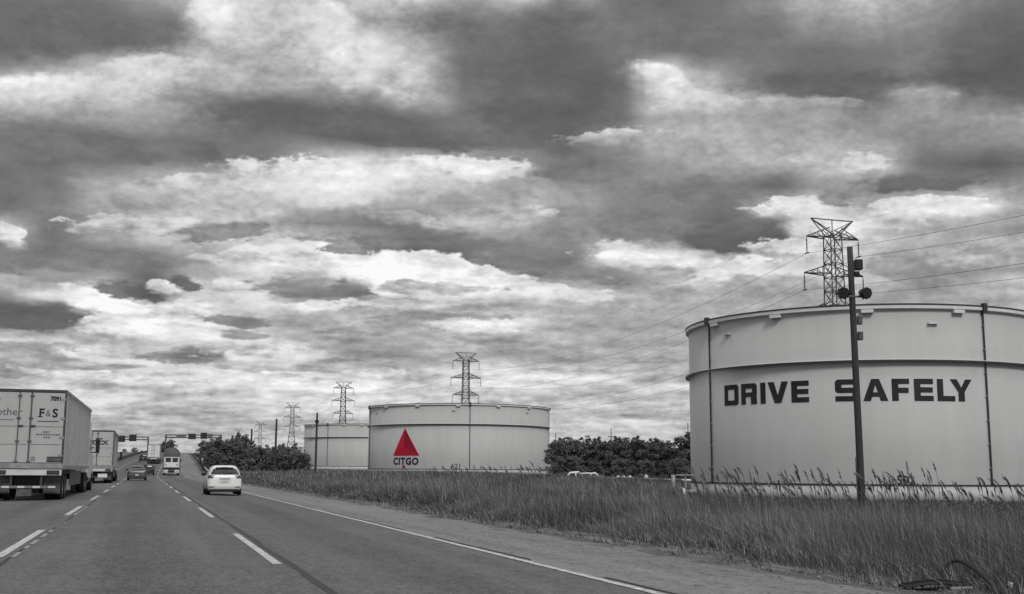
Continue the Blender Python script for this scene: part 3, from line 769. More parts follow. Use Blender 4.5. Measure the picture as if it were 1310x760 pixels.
for s, sd in ((-1, 'road'), (1, 'far')):
    wire(f'thin earth wire running over the {sd} side of the pylon tops', s * 4.3, HP, 5.0, .010)

# ------------------------------------------------------------------ wooden poles
def pole(label, px, Y, top_py, r0, r1, lean=(0, 0), fit='none'):
    p = at_depth(px, Y); zg = gz_xy(p); d = ray(px, top_py); ztop = EYE + d[2] * Y / d[1]
    h = ztop - zg
    e = thing('utility_pole', label, 'pole', (p[0], p[1], zg), 0, 'wooden poles along the right verge')
    n = 8; MB().tube([(lean[0] * (k / n) ** 1, lean[1] * (k / n), -.3 + (h + .3) * k / n) for k in range(n + 1)], [r0 + (r1 - r0) * k / n for k in range(n + 1)], 14).build('pole_shaft', M_WOOD, e, True)
    return e, h
P1, hp = pole('tall weathered wooden pole with floodlights in front of the lettered tank', 1101.5, 45, 316, .15, .115, (-.10, 0))
def zpy(py): d = ray(1095, py); return EYE + d[2] * 45 / d[1] - P1.location.z
def xl(z): return -.10 * z / hp
z = zpy(376)
br = MB().tube([(xl(z) - .5, -.06, z - .12), (xl(z) + .5, -.1, z - .12)], .045, 8).build('lamp_bracket', M_STEEL, P1)
for sx, ang in ((-1, -.5), (1, .35)):
    c = Vector((xl(z) + sx * (.46 if sx > 0 else .34), -.12, z + .02)); 
    f = MB(); f.lathe([(.02, .26), (.13, .22), (.22, -.02), (.25, -.15), (.23, -.20), (.02, -.20)], 8, 'y')
    o = f.build('floodlight', M_BLACK, P1); o.location = c; o.rotation_euler = (.2, 0, ang)
    g_ = MB().lathe([(.20, -.206), (.02, -.21)], 16, 'y').build('lamp_glass', M_GLASS, o)
    MB().bar((0, .05, -.26), (0, .05, -.05), .07).build('yoke', M_STEEL, o)
z = zpy(339); bx = MB().box((xl(z) + .30, -.02, z), (.30, .34, .42)); bx.build('ballast_box', M_BLACK, P1, bevel=.03)
z = zpy(350); MB().box((xl(z) + .22, -.02, z), (.2, .2, .16)).build('cable_cap', M_BLACK, P1, bevel=.02)
for py in (410, 430):
    z = zpy(py); MB().box((xl(z) + .235, -.05, z), (.18, .22, .34)).build('junction_box', M_STEEL, P1, bevel=.02)
z0 = zpy(585); MB().tube([(xl(2) - .17, -.06, 1.0), (xl(z0) - .175, -.06, z0)], .03, 6).build('cable_guard', M_STEEL, P1)
P2, h_ = pole('dark wooden pole with a small lamp standing before the plain tank', 403.5, 180, 528, .19, .15)
MB().lathe([(.03, h_ - 1.7), (.30, h_ - 1.6), (.30, h_ - 1.2), (.05, h_ - 1.0)], 12).build('transformer_can', M_BLACK, P2)
pole('bare dark pole without fittings rising from the thicket beside the plain tank', 351.5, 203, 536, .21, .17)
pole('bare pole at the left of the pole row, above the tallest thicket trees', 320.0, 240, 549, .22, .18)
pole('short stub pole poking out of the thicket crown', 295.5, 255, 557, .20, .18)

# ------------------------------------------------------------------ vehicles
def place(s, t): 
    p = xy(s, t); return (p[0], p[1], float(road_z(s, t)) + .012), -heading(s)
def grade(s): return math.atan((zr(s + 3) - zr(s - 3)) / 6)
def wheel(parent, x, y, r, w, rim=True, dual=False, name='wheel'):
    s = 1 if x > 0 else -1
    prof = [(r * .62, -w / 2), (r * .93, -w / 2), (r, -w * .36), (r, w * .36), (r * .93, w / 2), (r * .62, w / 2)]
    o = MB().lathe(prof, 28, 'x', (x, y, r), closed=True).build(name, M_RUBBER, parent, False)
    MB().lathe([(.01, s * w * .30), (r * .2, s * w * .36), (r * .3, s * w * .22), (r * .55, s * w * .30), (r * .63, s * w * .44)], 24, 'x', (x, y, r)).build('rim', M_RIM, o, True)
    return o
def face_text(body, x, z, y, size, m, parent, bold=0, align='LEFT', sx=1.0, name='lettering'):
    vs, fs = text_geo(body, size, bold, align)
    b = MB(); b.add([(x + v[0] * sx, y, z + v[1]) for v in vs], fs); return b.build(name, m, parent, fix=False)

def semi(label, s, t, L=16.0, W=2.6, ztop=4.32, zbot=1.2, extra=None, cab=True, door_m=None, group='trucks on the highway', tape=True, yaw=0.0):
    loc, rz = place(s, t); rz += yaw; e = thing('semi_truck', label, 'truck', loc, rz, group); e.rotation_euler = (grade(s + L / 2), 0, rz)
    hw = W / 2
    MB().box((0, L / 2 + .06, (ztop + zbot) / 2), (W - .04, L - .12, ztop - zbot - .06)).build('trailer_box', M_SIDE, e, bevel=.03)
    rails = MB()
    for sx in (-1, 1):
        rails.box((sx * (hw - .005), L / 2, ztop - .07), (.05, L, .13)); rails.box((sx * (hw - .005), L / 2, zbot + .09), (.05, L, .16))
    for y in np.arange(1.2, L - .3, .62):
        for sx in (-1, 1): rails.box((sx * (hw - .014), y, (ztop + zbot) / 2), (.02, .035, ztop - zbot - .4))
    rails.build('side_rail', M_SILL, e)
    fr = MB(); fr.box((0, -.03, ztop - .045), (W, .16, .11))
    for sx in (-1, 1): fr.box((sx * (hw - .03), -.03, (ztop + 1.44 - .09) / 2), (.07, .16, ztop - 1.44 - .1))
    fr.build('rear_frame', M_TRIM, e, bevel=.008)
    dm = door_m or M_DOOR
    for sx in (-1, 1):
        d = MB(); d.box((sx * (hw - .065 - (hw - .075) / 2), -.055, (ztop - .12 + 1.46) / 2), (hw - .075, .07, ztop - .12 - 1.46))
        d = d.build('rear_door', dm, e, bevel=.012)
        rx = -.44 if sx < 0 else .0
        rx = sx * .03 if sx > 0 else -.42
        rod = MB(); rod.tube([(rx, -.125, 1.40), (rx, -.125, ztop - .12)], .022, 8)
        for z in (1.5, 2.3, 3.2, ztop - .25): rod.box((rx, -.11, z), (.15, .05, .06))
        rod.build('lock_rod', M_ROD, d)
        hg = MB()
        for z in (1.75, 2.45, 3.2, 3.95): hg.box((sx * (hw - .10), -.10, z), (.16, .03, .09))
        hg.build('hinge', M_SILL, d)
        for z in (2.17, 2.87): MB().box((sx * hw / 2, -.092, z), (hw - .16, .008, .018)).build('door_seam', M_FLAP, d)
    if True:
        hdl = MB().box((.10, -.14, 2.9), (.22, .03, .05)).box((-.34, -.14, 2.9), (.2, .03, .05)); hdl.build('door_handle', M_TRIM, e)
    MB().box((0, -.06, 1.335), (W, .2, .20)).build('rear_sill', M_SILL, e, bevel=.01)
    MB().box((0, -.03, 1.09), (W - .04, .16, .24)).build('sill_beam', M_SIDE, e, bevel=.01)
    for sx in (-1, 1):
        tl = MB().box((sx * (hw - .33), -.125, 1.09), (.46, .04, .15)).build('tail_light', M_BLACK, e)
        MB().box((sx * (hw - .33), -.148, 1.09), (.40, .012, .10)).build('lens', M_LAMP, tl)
    MB().box((0, L * .5, zbot - .12), (1.1, L - .5, .22)).build('chassis_rail', M_BLACK, e)
    bp = MB().box((0, -.02, .52), (W - .25, .1, .13))
    for sx in (-.55, .55): bp.box((sx, 0, .8), (.09, .09, .5))
    bp = bp.build('underride_bumper', M_TRIM, e)
    tp = MB(); tp2 = MB(); x = -hw + .15; k = 0
    while x < hw - .3:
        (tp if k % 2 else tp2).box((x + .14, -.075, .52), (.27, .008, .075)); x += .28; k += 1
    if tape: tp.build('reflective_strip', M_TAPE, bp); tp2.build('dull_strip', M_TAPE2, bp)
    for sx in (-1, 1):
        MB().box((sx * (hw - .38), .32, .62), (.62, .02, .72)).build('mud_flap', M_FLAP, e)
        for y in (1.05, 2.32):
            for dx in (.17, .52): wheel(e, sx * (hw - dx), y, .50, .29)
    MB().box((0, 1.7, .75), (1.0, 2.6, .5)).tube([(-hw + .3, 1.05, .5), (hw - .3, 1.05, .5)], .09, 8).tube([(-hw + .3, 2.32, .5), (hw - .3, 2.32, .5)], .09, 8).build('axle_bogie', M_BLACK, e)
    sk = MB()
    for sx in (-1, 1): sk.box((sx * (hw - .06), L * .5, .82), (.03, L * .42, .62))
    sk.build('side_skirt', M_FLAP, e)
    for sx in (-.85, .85): MB().box((sx, L - 3.4, .65), (.14, .14, 1.0)).box((sx, L - 3.4, .13), (.3, .3, .06)).build('landing_leg', M_TRIM, e)
    if cab:
        for sx in (-1, 1):
            for y in (L - 1.7, L - .4):
                for dx in (.17, .52): wheel(e, sx * (hw - dx), y, .52, .29)
            wheel(e, sx * (hw - .2), L + 4.6, .52, .3)
            MB().lathe([(.32, 0), (.32, 1.6)], 16, 'y', (sx * (hw - .38), L + 1.6, .72)).build('fuel_tank', M_RIM, e, True)
        MB().box((0, L + 1.8, .85), (1.0, 7.0, .3)).build('tractor_frame', M_BLACK, e)
        c = MB(); prof = [(L + .9, 1.1), (L + .9, 3.7), (L + 2.0, 3.95), (L + 2.9, 3.3), (L + 3.5, 2.2), (L + 5.4, 1.9), (L + 5.7, 1.5), (L + 5.7, .6), (L + .9, .75)]
        n = len(prof); vs = [(sx * (hw - .08), a, b_) for sx in (-1, 1) for a, b_ in prof]
        c.add(vs, [tuple(range(n))[::-1], tuple(range(n, 2 * n))] + [(i, (i + 1) % n, n + (i + 1) % n, n + i) for i in range(n)])
        cb = c.build('cab', M_WHITE, e, bevel=.08)
        for sx in (-1, 1):
            MB().box((sx * (hw - .07), L + 2.6, 2.55), (.03, .9, .6)).build('side_window', M_GLASS, cb)
            mr = MB().box((sx * (hw + .25), L + 3.0, 2.45), (.2, .12, .75)).box((sx * (hw + .07), L + 3.0, 2.75), (.34, .05, .05)).box((sx * (hw + .07), L + 3.0, 2.12), (.34, .05, .05))
            mr.build('mirror', M_BLACK, e)
    if extra: extra(e, hw, ztop)
    return e
def ex1(e, hw, ztop):
    # lettering on the right-hand door; local x = 0 is the door split
    y = -.096
    face_text('7091', .70, 3.90, y, .235, M_LETTER, e, .014, sx=.88, name='fleet_number')
    for q, x in (('F', .30), ('S', .80)):
        face_text(q, x, 3.25, y, .47, M_LETTER, e, .015, sx=.95)
    face_text('&', .555, 3.28, y, .36, M_FLAP, e, 0, sx=.85)
    b = MB().box((.36, y, 3.26), (.2, .004, .03)).box((.66, y - .0, 3.08), (.78, .004, .03)); b.build('lettering_rule', M_LETTER, e)
    face_text('other', -.45 - .80, 3.30, y, .42, M_FLAP, e, 0.0); MB().box((-.95, y, 3.12), (.7, .004, .022)).build('lettering_rule', M_FLAP, e)
    b = MB()
    for z, w, x0 in ((2.66, .24, .62), (2.56, .86, .68), (2.45, .2, .63)):
        x = x0 - w / 2
        while x < x0 + w / 2: 
            l = random.uniform(.03, .09); b.box((x + l / 2, y, z), (l, .004, .05)); x += l + .025
    b.build('small_print', M_FLAP, e)
    p = MB().box((.98, y - .004, 1.60), (.56, .012, .20)).build('warning_plate', M_FLAP, e)
    MB().box((.98, y - .008, 1.685), (.56, .014, .03)).box((.98, y - .008, 1.515), (.56, .014, .03)).build('plate_edge', M_LETTER, p)
    MB().lathe([(.01, -.115), (.09, -.115), (.10, -.09)], 16, 'y', (.19, 0, 1.62)).build('round_sticker', M_SILL, e)
    MB().box((-.05, -.06, .30), (.55, .02, .26)).build('centre_flap', M_FLAP, e)
SEMI1 = semi('nearest grey semi trailer with fleet number 7091 on its rear doors', 48.6, -4.36, extra=ex1, yaw=-.016)
def ex2(e, hw, ztop):
    vs, fs = text_geo('FedEx', .74, .02)
    w = max(v[0] for v in vs); k = 2.05 / w
    b = MB(); b.add([(-1.18 + v[0] * k, -.097, 3.15 + v[1]) for v in vs], fs); b.build('lettering', M_TIREGREY, e, fix=False)
    MB().box((.55, -.14, .62), (.72, .03, .30)).build('licence_panel', M_WHITE, e)
SEMI2 = semi('second pale semi trailer directly ahead of the trailer numbered 7091', 99.9, -3.75, extra=ex2, ztop=4.3, tape=False)
SEMI3 = semi('distant white box trailer climbing the rise between the lanes', 257, -.15, L=14, extra=None, ztop=4.1, door_m=M_WHITE, tape=False)

# cars --------------------------------------------------------------
NRr, NCc, NSs = 12, 6, 18
def outline(yr, yf, hw, rr, rf):
    pts = []
    def seg(a, b, n): 
        for i in range(n): pts.append((a[0] + (b[0] - a[0]) * i / n, a[1] + (b[1] - a[1]) * i / n))
    def arc(cx, cy, r, a0, a1, n):
        for i in range(n): a = a0 + (a1 - a0) * i / n; pts.append((cx + r * math.cos(a), cy + r * math.sin(a)))
    seg((-hw + rr, yr), (hw - rr, yr), NRr); arc(hw - rr, yr + rr * .8, rr, -PI / 2, 0, NCc)
    seg((hw, yr + rr), (hw, yf - rf), NSs); arc(hw - rf, yf - rf, rf, 0, PI / 2, NCc)
    seg((hw - rf, yf), (-hw + rf, yf), NRr); arc(-hw + rf, yf - rf, rf, PI / 2, PI, NCc)
    seg((-hw, yf - rf), (-hw, yr + rr), NSs); arc(-hw + rr, yr + rr * .8, rr, PI, 1.5 * PI, NCc)
    # rear edge bows out a little
    q = []
    for i, (x, y) in enumerate(pts):
        if y < (yr + yf) / 2: y = max(y, yr) - .05 * (1 - (x / hw) ** 2) * .8 + .05
        q.append((x, y))
    return q
def car(label, s, t, sl, paint, W, Ht, wb=(.75, 3.3), rw=.31, glass=(1.0, 1.36), side=(1.0, 1.36), name='car', light=(.82, 1.0), group='cars on the highway', yaw=0, plate_z=.72, dark_low=True, bumper=None, rear_lights=M_LAMP):
    loc, rz = place(s, t); e = thing(name, label, 'car', loc, rz + yaw, group); e.rotation_euler = (grade(s + 2), 0, rz + yaw)
    A = np.array(sl)
    def ev(z): return [float(np.interp(z, A[:, 0], A[:, i])) for i in (1, 2, 3)]
    def ring(z):
        yr, yf, hw = ev(z); r = min(.30, hw * .55); return outline(yr, yf, hw, r, min(.5, hw * .6))
    zs = np.unique(np.concatenate([np.linspace(A[0, 0], A[-1, 0], 34), A[:, 0]])); b = MB(); n = len(ring(.5))
    for z in zs: b.v += [(x, y, float(z)) for x, y in ring(z)]
    for i in range(len(zs) - 1):
        for j in range(n): b.f.append((i * n + j, i * n + (j + 1) % n, (i + 1) * n + (j + 1) % n, (i + 1) * n + j))
    b.f.append(tuple(range(n))[::-1]); b.f.append(tuple((len(zs) - 1) * n + j for j in range(n)))
    body = b.build('body', paint, e, True)
    def patch(nm, z0, z1, i0, i1, m, par, o=.008, zn=8, taper=0.0):
        p = MB(); idx = np.linspace(i0, i1, 16); zz = np.linspace(z0, z1, zn)
        for kz, z in enumerate(zz):
            R_ = ring(z); c = (0, (ev(z)[0] + ev(z)[1]) / 2)
            for kk, q in enumerate(idx):
                cen = (i0 + i1) / 2; q = cen + (q - cen) * (1 - taper * (kz / (zn - 1)))
                a = int(math.floor(q)); f_ = q - a
                x = R_[a % n][0] * (1 - f_) + R_[(a + 1) % n][0] * f_; y = R_[a % n][1] * (1 - f_) + R_[(a + 1) % n][1] * f_
                tx = R_[(a + 1) % n][0] - R_[a % n][0]; ty = R_[(a + 1) % n][1] - R_[a % n][1]; l = math.hypot(tx, ty) or 1
                p.v.append((x + ty / l * o, y - tx / l * o, float(z)))
        for k in range(zn - 1):
            for j in range(15): p.f.append((k * 16 + j, k * 16 + j + 1, (k + 1) * 16 + j + 1, (k + 1) * 16 + j))
        return p.build(nm, m, par, True, fix=False)
    rg = patch('rear_window', glass[0], glass[1], -3.2, NRr + 3.2, M_GLASS, e, taper=.06)
    wp = MB().bar((-.05, ev(glass[0])[0] - .02, glass[0] + .02), (.34, ev(glass[0] + .07)[0] - .02, glass[0] + .07), .022).build('wiper', M_BLACK, rg)
    a0 = NRr + NCc
    for k in (0, 1):
        base = a0 if k == 0 else a0 + NSs + 2 * NCc + NRr
        f = (lambda u: base + u * NSs) if k == 0 else (lambda u: base + (1 - u) * NSs)
        for u0, u1 in ((.14, .45), (.48, .80)):
            q0, q1 = sorted((f(u0), f(u1))); patch('side_window', side[0], side[1], q0, q1, M_GLASS, e, .006)
    c0 = NRr; patch('tail_light', light[0], light[1], c0 + .4, c0 + NCc - 1.2, rear_lights, e, .012, taper=-.2)
    c0 = n - NCc; patch('tail_light', light[0], light[1], c0 + 1.2, n - .4, rear_lights, e, .012, taper=-.2)
    y0 = ev(plate_z)[0]
    pl = MB().box((0, y0 - .012, plate_z), (.62, .015, .18)).build('plate_recess', paint, e)
    MB().box((0, y0 - .024, plate_z), (.32, .014, .16)).build('licence_plate', M_PLATE, pl)
    MB().box((0, y0 - .02, plate_z + .12), (.55, .03, .03)).build('tailgate_handle', M_BLACK, e)
    bz = A[0, 0]
    MB().box((0, ev(.3)[0] + .08, bz + .015), (W * .84, .26, .15)).build('lower_bumper', M_BLACK, e, bevel=.03)
    for sx in (-1, 1):
        MB().box((sx * W * .36, ev(.42)[0] + .045, .43), (.26, .05, .045)).build('bumper_reflector', M_LAMP, e)
    MB().box((0, (A[3, 1] + A[3, 2]) / 2, bz + .03), (W * .8, (A[3, 2] - A[3, 1]) * .9, .14)).build('underbody', M_BLACK, e)
    for sx in (-1, 1):
        for y in wb:
            MB().lathe([(.01, sx * .0), (rw * 1.16, sx * .0)], 24, 'x', (sx * (W / 2 + .004), y, rw + .02)).build('wheel_arch', M_BLACK, e)
            wheel(e, sx * (W / 2 - .095), y, rw, .21)
        zm = side[0] + .03; y = ev(zm)[1] - .62
        m_ = MB().box((sx * (W / 2 + .07), y, zm), (.22, .12, .15)).box((sx * (W / 2 - .05), y, zm - .05), (.2, .05, .05)).build('wing_mirror', M_BLACK, e, bevel=.03)
    MB().tube([(-.3, ev(.3)[0] + .0, .24), (-.3, ev(.3)[0] + .5, .24)], .03, 8).build('exhaust', M_RIM, e)
    sp = MB().box((0, ev(glass[1])[0] - .02, glass[1] + .055), (W * .52, .16, .035)).build('roof_spoiler', paint, e, bevel=.012)
    MB().box((0, ev(glass[1])[0] - .108, glass[1] + .05), (.3, .012, .02)).build('brake_light', M_LAMP, sp)
    return e
HATCH = [(.24, .12, 4.0, .77), (.31, .04, 4.06, .83), (.45, 0, 4.1, .86), (.62, .02, 4.08, .865), (.80, .05, 4.0, .86), (.93, .08, 3.85, .845), (.99, .10, 3.5, .825), (1.03, .12, 3.15, .80),
         (1.2, .21, 2.75, .735), (1.36, .33, 2.45, .665), (1.44, .42, 2.25, .61), (1.49, .58, 2.0, .53), (1.52, .85, 1.75, .40)]
CAR1 = car('small white hatchback in the right lane beside the edge line', 57.4, 3.78, HATCH, M_WHITE, 1.73, 1.52, (.72, 3.25), .31, (1.05, 1.375), (1.03, 1.34), 'hatchback', (.86, 1.02))
CAR1.scale = (.95, .95, .95)
SEDAN = [(.22, .12, 4.7, .80), (.31, .03, 4.78, .87), (.45, 0, 4.82, .90), (.62, .02, 4.8, .905), (.80, .05, 4.65, .90), (.90, .08, 4.3, .885), (.96, .14, 3.95, .86), (1.0, .55, 3.6, .83), (1.05, .78, 3.4, .79),
         (1.2, 1.0, 3.05, .72), (1.33, 1.25, 2.75, .655), (1.40, 1.5, 2.5, .58), (1.43, 1.8, 2.3, .42)]
CAR2 = car('grey sedan with a dark rear in the camera lane ahead', 119.5, -.62, SEDAN, M_GREYCAR, 1.82, 1.43, (.95, 3.7), .32, (1.03, 1.33), (1.03, 1.32), 'sedan', (.62, .80), plate_z=.55)
SUVS = [(.28, .12, 4.5, .82), (.40, .03, 4.58, .90), (.55, 0, 4.6, .93), (.8, .02, 4.58, .935), (1.0, .05, 4.3, .92), (1.08, .07, 3.7, .90), (1.12, .08, 3.4, .88), (1.35, .14, 3.0, .81), (1.55, .24, 2.7, .74), (1.64, .35, 2.5, .66), (1.68, .6, 2.2, .5)]
CAR3 = car('black sport utility car half hidden ahead of the grey sedan', 185, .28, SUVS, M_DARKCAR, 1.87, 1.68, (.8, 3.6), .36, (1.14, 1.52), (1.14, 1.5), 'suv', (.9, 1.1), plate_z=.78)
CAR4 = car('tiny dark car on the rise left of the distant white trailer', 281, -2.9, SUVS, M_DARKCAR, 1.87, 1.68, (.8, 3.6), .36, (1.14, 1.52), (1.14, 1.5), 'suv', (.9, 1.1), plate_z=.78)

def box_van():
    """grey utility truck, rounded load cover above two rear windows"""
    s = 187; loc, rz = place(s, 3.75); e = thing('utility_truck', 'grey truck with rounded cover above two dark rear windows in the right lane', 'truck', loc, rz, 'trucks on the highway')
    W = 2.5; hw = W / 2; L = 7.0
    MB().box((0, L / 2, 1.95), (W - .2, L, 1.75)).build('body', M_SILVER, e, bevel=.05)
    c = MB(); prof = [(-hw, 2.84), (-hw, 3.3), (-hw * .93, 3.7), (-hw * .7, 4.05), (-hw * .35, 4.25), (0, 4.32), (hw * .35, 4.25), (hw * .7, 4.05), (hw * .93, 3.7), (hw, 3.3), (hw, 2.84)]
    n = len(prof); vs = [(x * (1 if 0 < k < 3 else .94), y, z) for k, y in enumerate((.04, .3, L - .5, L - .1)) for x, z in prof]
    fs = [tuple(range(n)), tuple(range(3 * n, 4 * n))[::-1]] + [(k * n + j, k * n + j + 1, (k + 1) * n + j + 1, (k + 1) * n + j) for k in range(3) for j in range(n - 1)]
    c.add(vs, fs).build('load_cover', M_FLAP, e, True)
    fr = MB().box((0, -.02, 2.78), (W - .3, .08, .1)).box((0, -.02, 2.0), (W - .3, .08, .08))
    for x in (-hw + .22, 0, hw - .22): fr.box((x, -.02, 2.39), (.12, .08, .70))
    fr.build('window_frame', M_WHITE, e)
    for x in (-.52, .52): MB().box((x, -.01, 2.39), (.76, .05, .66)).build('rear_window', M_GLASS, e)
    MB().box((0, -.03, 1.60), (W - .5, .06, .66)).build('tailgate', M_WHITE, e, bevel=.02)
    for x in (-.82, .8): MB().lathe([(.01, -.07), (.1, -.07), (.12, -.02)], 14, 'y', (x, 0, 1.62)).build('round_lamp', M_LAMP, e)
    MB().box((0, .02, 1.08), (W, .1, .22)).build('rear_step', M_BLACK, e, bevel=.02)
    MB().box((0, -.08, .58), (W - .1, .16, .5)).build('rear_bumper', M_SILVER, e, bevel=.06)
    MB().box((0, -.17, .62), (.95, .03, .36)).build('bumper_hatch', M_BLACK, e)
    MB().box((0, L / 2, .85), (1.2, L - .4, .35)).build('chassis', M_BLACK, e)
    for sx in (-1, 1):
        for y in (1.3, 5.6): wheel(e, sx * (hw - .18), y, .46, .3)
        MB().box((sx * (hw + .2), L - .8, 2.35), (.16, .12, .55)).box((sx * (hw - .02), L - .8, 2.5), (.4, .05, .05)).build('mirror', M_BLACK, e)
box_van()

# ------------------------------------------------------------------ gantries, barrier, guard rail
def gantry(label, Y, xa, xb, beam_py, signs, zbase, post_both=True):
    pa, pb = at_depth(xa, Y), at_depth(xb, Y); w = float(np.linalg.norm(pb - pa)); ang = math.atan2(pb[1] - pa[1], pb[0] - pa[0])
    d = ray((xa + xb) / 2, beam_py); zt_ = EYE + d[2] * Y / d[1]
    e = thing('sign_gantry', label, 'sign gantry', (pa[0], pa[1], zbase), ang, 'overhead sign gantries'); h = zt_ - zbase
    for x in ((0, w) if post_both else (w,)):
        MB().box((x, 0, h / 2), (.62, .62, h)).box((x, 0, .1), (1.2, 1.2, .5)).build('post', M_STEEL, e, bevel=.05)
    b = MB()
    for z in (h, h - 1.3):
        for y in (-.5, .5): b.bar((0, y, z), (w, y, z), .36)
    n = int(w / 1.8)
    for k in range(n):
        b.bar((w * k / n, -.5, h if k % 2 else h - 1.3), (w * (k + 1) / n, -.5, h - 1.3 if k % 2 else h), .1)
    b.build('truss_beam', M_STEEL, e)
    sc = 1466.0 / Y
    for x0, x1, y0, y1, m in signs:
        cx = ((x0 + x1) / 2 - xa) / sc; z1 = h + (beam_py - y0) / sc; z0 = h + (beam_py - y1) / sc
        q = MB().box((cx, -.78, (z0 + z1) / 2), ((x1 - x0) / sc, .12, z1 - z0)).build('sign_panel', m, e)
        fr = MB()
        for k in range(3): fr.box((cx + (k - 1) * (x1 - x0) / sc * .36, -.66, (z0 + z1) / 2), (.14, .12, (z1 - z0) * .98))
        fr.build('sign_support', M_STEEL, q)
    return e
gantry('overhead gantry with dark sign boards above the lanes ahead', 560, 210, 281, 556.5, [(224, 236, 556, 560.5, M_SIGNLT), (239.5, 249, 555, 562, M_SIGN), (255, 263.5, 553.5, 561.5, M_SIGN), (264, 270.5, 555, 560, M_SIGNLT)], 8.2)
gantry('overhead gantry with two dark boards over the opposite carriageway', 575, 126, 187.5, 559, [(149, 158.5, 557.5, 565.5, M_SIGN), (163.5, 173, 556, 564.5, M_SIGN)], 8.2)
b = MB(); ss = np.arange(60, 760, 6.0)
for i, s in enumerate(ss):
    for t, z in ((-9.1, 0), (-8.95, .35), (-8.82, .86), (-8.68, .86), (-8.6, .35), (-8.5, 0)):
        p = xy(s, t + .05); b.v.append((p[0], p[1], float(road_z(s, -8.5)) + z + .01))
for i in range(len(ss) - 1):
    for j in range(5): b.f.append((i * 6 + j, i * 6 + j + 1, (i + 1) * 6 + j + 1, (i + 1) * 6 + j))
tag(b.build('median_barrier', M_BARR, None), 'long dark concrete barrier along the left edge of the road', 'barrier')
gr = thing('guard_rail', 'low steel guard rail on posts at the far right roadside', 'guard rail')
b = MB(); pr = MB(); ss = np.arange(196, 420, 4.0)
for s in ss:
    p = xy(s, 9.9); z = float(ground_z(s, 9.9)); pr.box((p[0], p[1], z + .35), (.15, .15, .8))
for s0, s1 in zip(ss[:-1], ss[1:]):
    a_, c_ = xy(s0, 9.75), xy(s1, 9.75); b.tube([(a_[0], a_[1], float(ground_z(s0, 9.8)) + .62), (c_[0], c_[1], float(ground_z(s1, 9.8)) + .62)], .16, 6)
b.build('rail', M_SILL, gr); pr.build('posts', M_WOOD, gr)
p = xy(238, 9.6); z = float(ground_z(238, 9.6)); mk = thing('marker_post', 'slim white marker post at the start of the roadside thicket', 'marker post', (p[0], p[1], z))
MB().box((0, 0, 1.0), (.28, .12, 2.0)).build('post', M_SILL, mk, bevel=.02); MB().box((0, -.07, 1.75), (.3, .02, .3)).build('reflector', M_WHITE, mk)

# ------------------------------------------------------------------ white pipework between the tanks
def P3(px, py, Y): d = ray(px, py); k = Y / d[1]; return (d[0] * k, Y, EYE + d[2] * k)
def pipes():
    Y = 185.0
    o = MB(); x0, x1 = P3(700, 609, Y), P3(888, 612, Y)
    o.tube([P3(700, 611, Y), P3(725, 611, Y), P3(729, 605, Y), P3(741, 604, Y)], .17, 10)
    o.tube([P3(741, 606, Y + 1), P3(762, 605.5, Y + 1), P3(768, 611.5, Y + 1), P3(800, 612, Y + 1), P3(862, 614, Y + 1), P3(890, 614.5, Y + 1)], .15, 10)
    o.tube([P3(745, 611.5, Y - .5), P3(768, 611, Y - .5)], .17, 10)
    ro = o.build('pipeline', M_PIPE, None, True); tag(ro, 'white pipeline with a raised loop in the grass before the trees', 'pipeline')
    for px in (736.5, 756):
        a = P3(px, 604.5, Y - .3); zg = gz_xy(a[:2]); MB().box((a[0], a[1], (a[2] + zg) / 2), (.24, .24, a[2] - zg)).build('support_leg', M_PIPE, ro)
    for px in (791, 798, 806):
        a = P3(px, 612, Y - 2); zg = gz_xy(a[:2]); e = thing('pipe_valve', 'white valve body on the pipeline right of the raised loop', 'valve', (a[0], a[1], zg), 0, 'valves along the white pipeline')
        hh_ = max(.5, a[2] - zg); MB().lathe([(.1, 0), (.12, hh_ - .3), (.34, hh_ - .2), (.34, hh_ + .15), (.1, hh_ + .3)], 12).build('valve_body', M_PIPE, e, True)
        MB().lathe([(.22, hh_ + .42), (.30, hh_ + .45), (.22, hh_ + .48)], 14, closed=True).tube([(0, 0, hh_ + .2), (0, 0, hh_ + .45)], .04, 6).build('hand_wheel', M_TANKDK, e)
    a = P3(826, 614, Y - 1); zg = gz_xy(a[:2]); e = thing('pipe_shelter', 'small white wedge shaped cover standing on the pipeline', 'valve cover', (a[0], a[1], a[2] - .2))
    MB().add([(-.75, -.4, 0), (.75, -.4, 0), (.1, -.3, 1.1), (-.75, .4, 0), (.75, .4, 0), (.1, .3, 1.1)], [(0, 1, 2), (5, 4, 3), (0, 2, 5, 3), (1, 4, 5, 2), (0, 3, 4, 1)]).build('cover', M_PIPE, e, bevel=.03)
    MB().box((0, 0, -.35), (.3, .3, .7)).build('stand', M_STEEL, e)
    # inlet manifold at the left foot of the lettered tank
    px, Y = 876, 92.0; a = P3(px, 636, Y); zg = gz_xy(a[:2]); e = thing('inlet_manifold', 'cluster of pale pipes at the left foot of the lettered tank', 'pipework', (a[0], a[1], zg))
    MB().tube([(1.2, .6, .6), (-.2, .2, .6), (-.9, 0, .6), (-.9, 0, 1.9)], .16, 10).build('pipe', M_SILL, e, True)
    MB().lathe([(.1, .0), (.28, .05), (.28, .5), (.1, .6)], 14, 'z', (-.25, 0, .3)).build('valve', M_PIPE, e, True)
    MB().box((.1, .2, 1.9), (1.5, .5, .12)).box((.1, .2, .9), (.12, .3, 1.9)).build('platform', M_SILL, e)
pipes()

